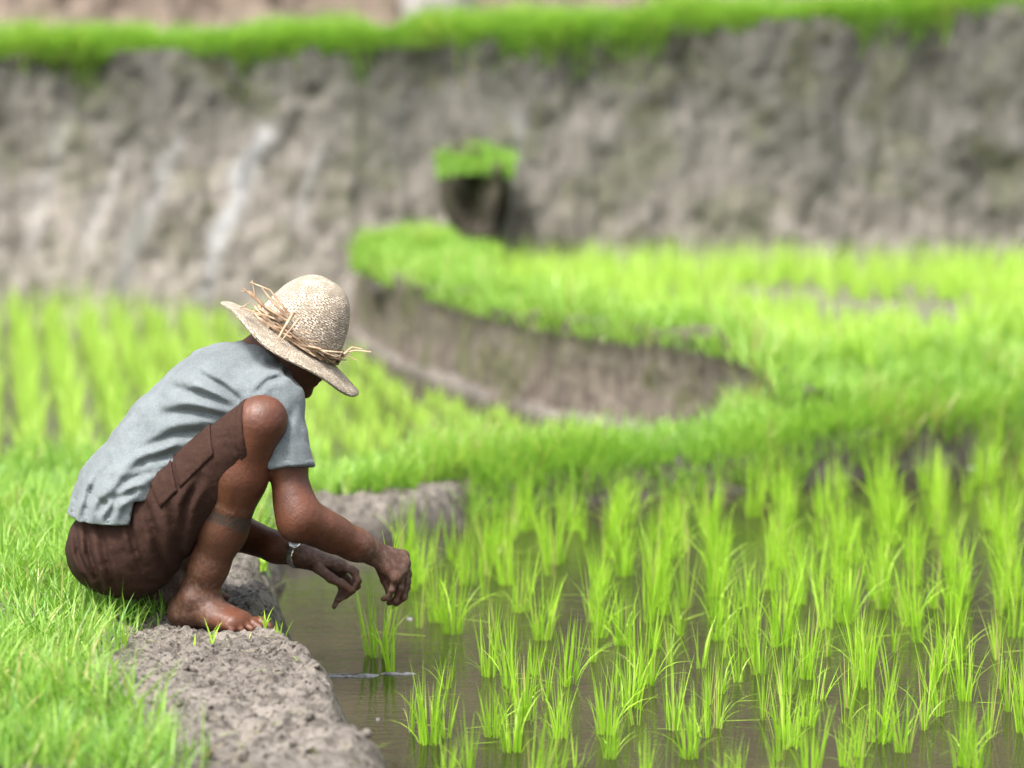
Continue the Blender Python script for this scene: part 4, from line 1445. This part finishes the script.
# ------------------------------------------------------------------ painted ripple glints and straw on the water
def glint(px, py, wpx, hpx, seed):  # thin pale patch standing in for light glinting off a ripple
    g = G(px, py); sx = g[1] / F
    rx, ry = wpx / 2 * sx, hpx / 2 * g[1] / F * g[1] / CAMZ
    a = np.linspace(0, 2 * math.pi, 48, endpoint=False)
    k = 1 + 0.45 * fbm(np.cos(a) * 2, np.sin(a) * 2, 0 * a + seed, seed, 3)
    V, q = [], []
    rings = [(1.0, -0.001), (0.8, 0.0028), (0.35, 0.0035)]
    for r, z in rings: V.append(np.stack([g[0] + rx * k * r * np.cos(a), g[1] + ry * k * r * np.sin(a), np.full(48, z) + 0.002 * vnoise(a * 9, 0 * a, 0 * a, seed)], -1))
    V = np.stack(V, 1).reshape(-1, 3)
    return V, grid_faces(48, 3, True, False)


VV, QQ, b = [], [], 0
for i, (px, py, w_, h_) in enumerate([(348, 676, 66, 3), (400, 674, 30, 2), (410, 619, 5, 2), (378, 720, 4, 2), (972, 468, 8, 3)]):
    V, q = glint(px, py, w_, h_, i + 1)
    VV.append(V); QQ.append(q + b); b += len(V)
tag(obj('glint', mesh_np('glint', np.concatenate(VV), np.concatenate(QQ)), M['glint']), 'ripple glints painted as small white flecks and streaks on the paddy water', 'glint', kind='stuff')
N = 120
X = rng.uniform(-0.4, 1.7, N); Y = rng.uniform(6.4, 10.5, N)
k = (poly_sd(X, Y, NEAR) < -0.05) & (np.abs(X) < 0.155 * Y)
X, Y = X[k], Y[k]; N = len(X)
me = blade_mesh('floating_straw', np.stack([X, Y, np.full(N, 0.004)], -1), rng.uniform(0.04, 0.17, N), rng.uniform(0.003, 0.006, N), rng.choice([0, math.pi], N) + rng.normal(0, 0.45, N),
                np.full(N, 1.5), np.full(N, 0.04), 4, rng.uniform(0.6, 1.0, N))
tag(obj('floating_straw', me, M['rice']), 'thin pale leaf bits lying flat on the paddy water', 'straw', kind='stuff')

N = 900
X = rng.uniform(-0.85, -0.2, N); Y = rng.uniform(5.8, 7.6, N)
k = (poly_sd(X, Y, NEAR) > 0.10) & (X > verge_edge(Y) - 0.03) & ~((np.hypot(X + 0.62, Y - 7.15) < 0.16))
X, Y = X[k], Y[k]; Z = height(X, Y)
VV, QQ = [], []
for i in range(len(X)):
    r_ = 0.0022 + 0.0075 * rng.random() ** 4
    V, q = lump((0, 0, 0), (r_, r_ * rng.uniform(0.7, 1.2), r_ * 0.8), i, 0.35, 7, 5)
    a = rng.uniform(0, 6.28); c_, s_ = math.cos(a), math.sin(a)
    V = np.stack([V[:, 0] * c_ - V[:, 1] * s_ + X[i], V[:, 0] * s_ + V[:, 1] * c_ + Y[i], V[:, 2] + Z[i] + r_ * 0.3], -1)
    VV.append(V); QQ.append(q + 35 * i)
tag(obj('mud_crumbs', mesh_np('mud_crumbs', np.concatenate(VV), np.concatenate(QQ)), M['mud']), 'loose mud crumbs scattered over the bare mud bank', 'mud', kind='stuff')
N = 150
X = rng.uniform(-0.85, -0.2, N); Y = rng.uniform(5.8, 7.8, N)
k = (poly_sd(X, Y, NEAR) > 0.07) & (X > verge_edge(Y) - 0.03) & ~((np.hypot(X + 0.62, Y - 7.15) < 0.16))
X, Y = X[k], Y[k]; N = len(X)
me = blade_mesh('dead_grass', np.stack([X, Y, height(X, Y) + 0.006], -1), rng.uniform(0.015, 0.06, N), rng.uniform(0.0015, 0.003, N), rng.uniform(0, 6.28, N),
                rng.uniform(1.35, 1.6, N), rng.uniform(-0.1, 0.2, N), 4, rng.uniform(0.9, 1.0, N))
tag(obj('dead_grass', me, M['rice']), 'dry grass bits lying on the bare mud bank', 'dead grass', kind='stuff')

# ------------------------------------------------------------------ light, sky, camera
EL, AZ = math.radians(62), math.radians(215)       # AZ: compass direction of the sun, measured from +Y towards +X
sd_ = Vector((math.sin(AZ) * math.cos(EL), math.cos(AZ) * math.cos(EL), math.sin(EL)))
sun = bpy.data.lights.new('sun', 'SUN')
sun.energy = 1.5; sun.angle = math.radians(14); sun.color = (1.0, 0.96, 0.90)
so = bpy.data.objects.new('sun', sun); COL.objects.link(so)
so.rotation_euler = sd_.to_track_quat('Z', 'Y').to_euler()
so.location = (-5, -5, 12)
w = bpy.data.worlds.new('World'); SC.world = w; w.use_nodes = True
nt = w.node_tree; nt.nodes.clear()
wo = nt.nodes.new('ShaderNodeOutputWorld'); bg = nt.nodes.new('ShaderNodeBackground'); sky = nt.nodes.new('ShaderNodeTexSky')
sky.sky_type = 'NISHITA'; sky.sun_disc = False
sky.sun_elevation = EL; sky.sun_rotation = AZ
sky.air_density = 1.0; sky.dust_density = 5.0; sky.ozone_density = 1.0
hs = nt.nodes.new('ShaderNodeHueSaturation'); hs.inputs['Saturation'].default_value = 0.35
nt.links.new(sky.outputs[0], hs.inputs['Color']); nt.links.new(hs.outputs[0], bg.inputs['Color'])
bg.inputs['Strength'].default_value = 0.10
nt.links.new(bg.outputs[0], wo.inputs['Surface'])

cam = bpy.data.cameras.new('camera')
cam.lens = 120; cam.sensor_width = 36; cam.clip_start = 0.1; cam.clip_end = 2000
cam.dof.use_dof = True; cam.dof.focus_distance = 7.25; cam.dof.aperture_fstop = 2.2; cam.dof.aperture_blades = 0
co = bpy.data.objects.new('camera', cam); COL.objects.link(co)
co.location = (0, 0, CAMZ); co.rotation_euler = (math.pi / 2 - PITCH, 0, 0)
SC.camera = co
SC.view_settings.view_transform = 'Standard'
SC.view_settings.look = 'None'
SC.view_settings.exposure = 2.15
SC.view_settings.gamma = 1.0
SC.cycles.max_bounces = 8
SC.cycles.transparent_max_bounces = 8
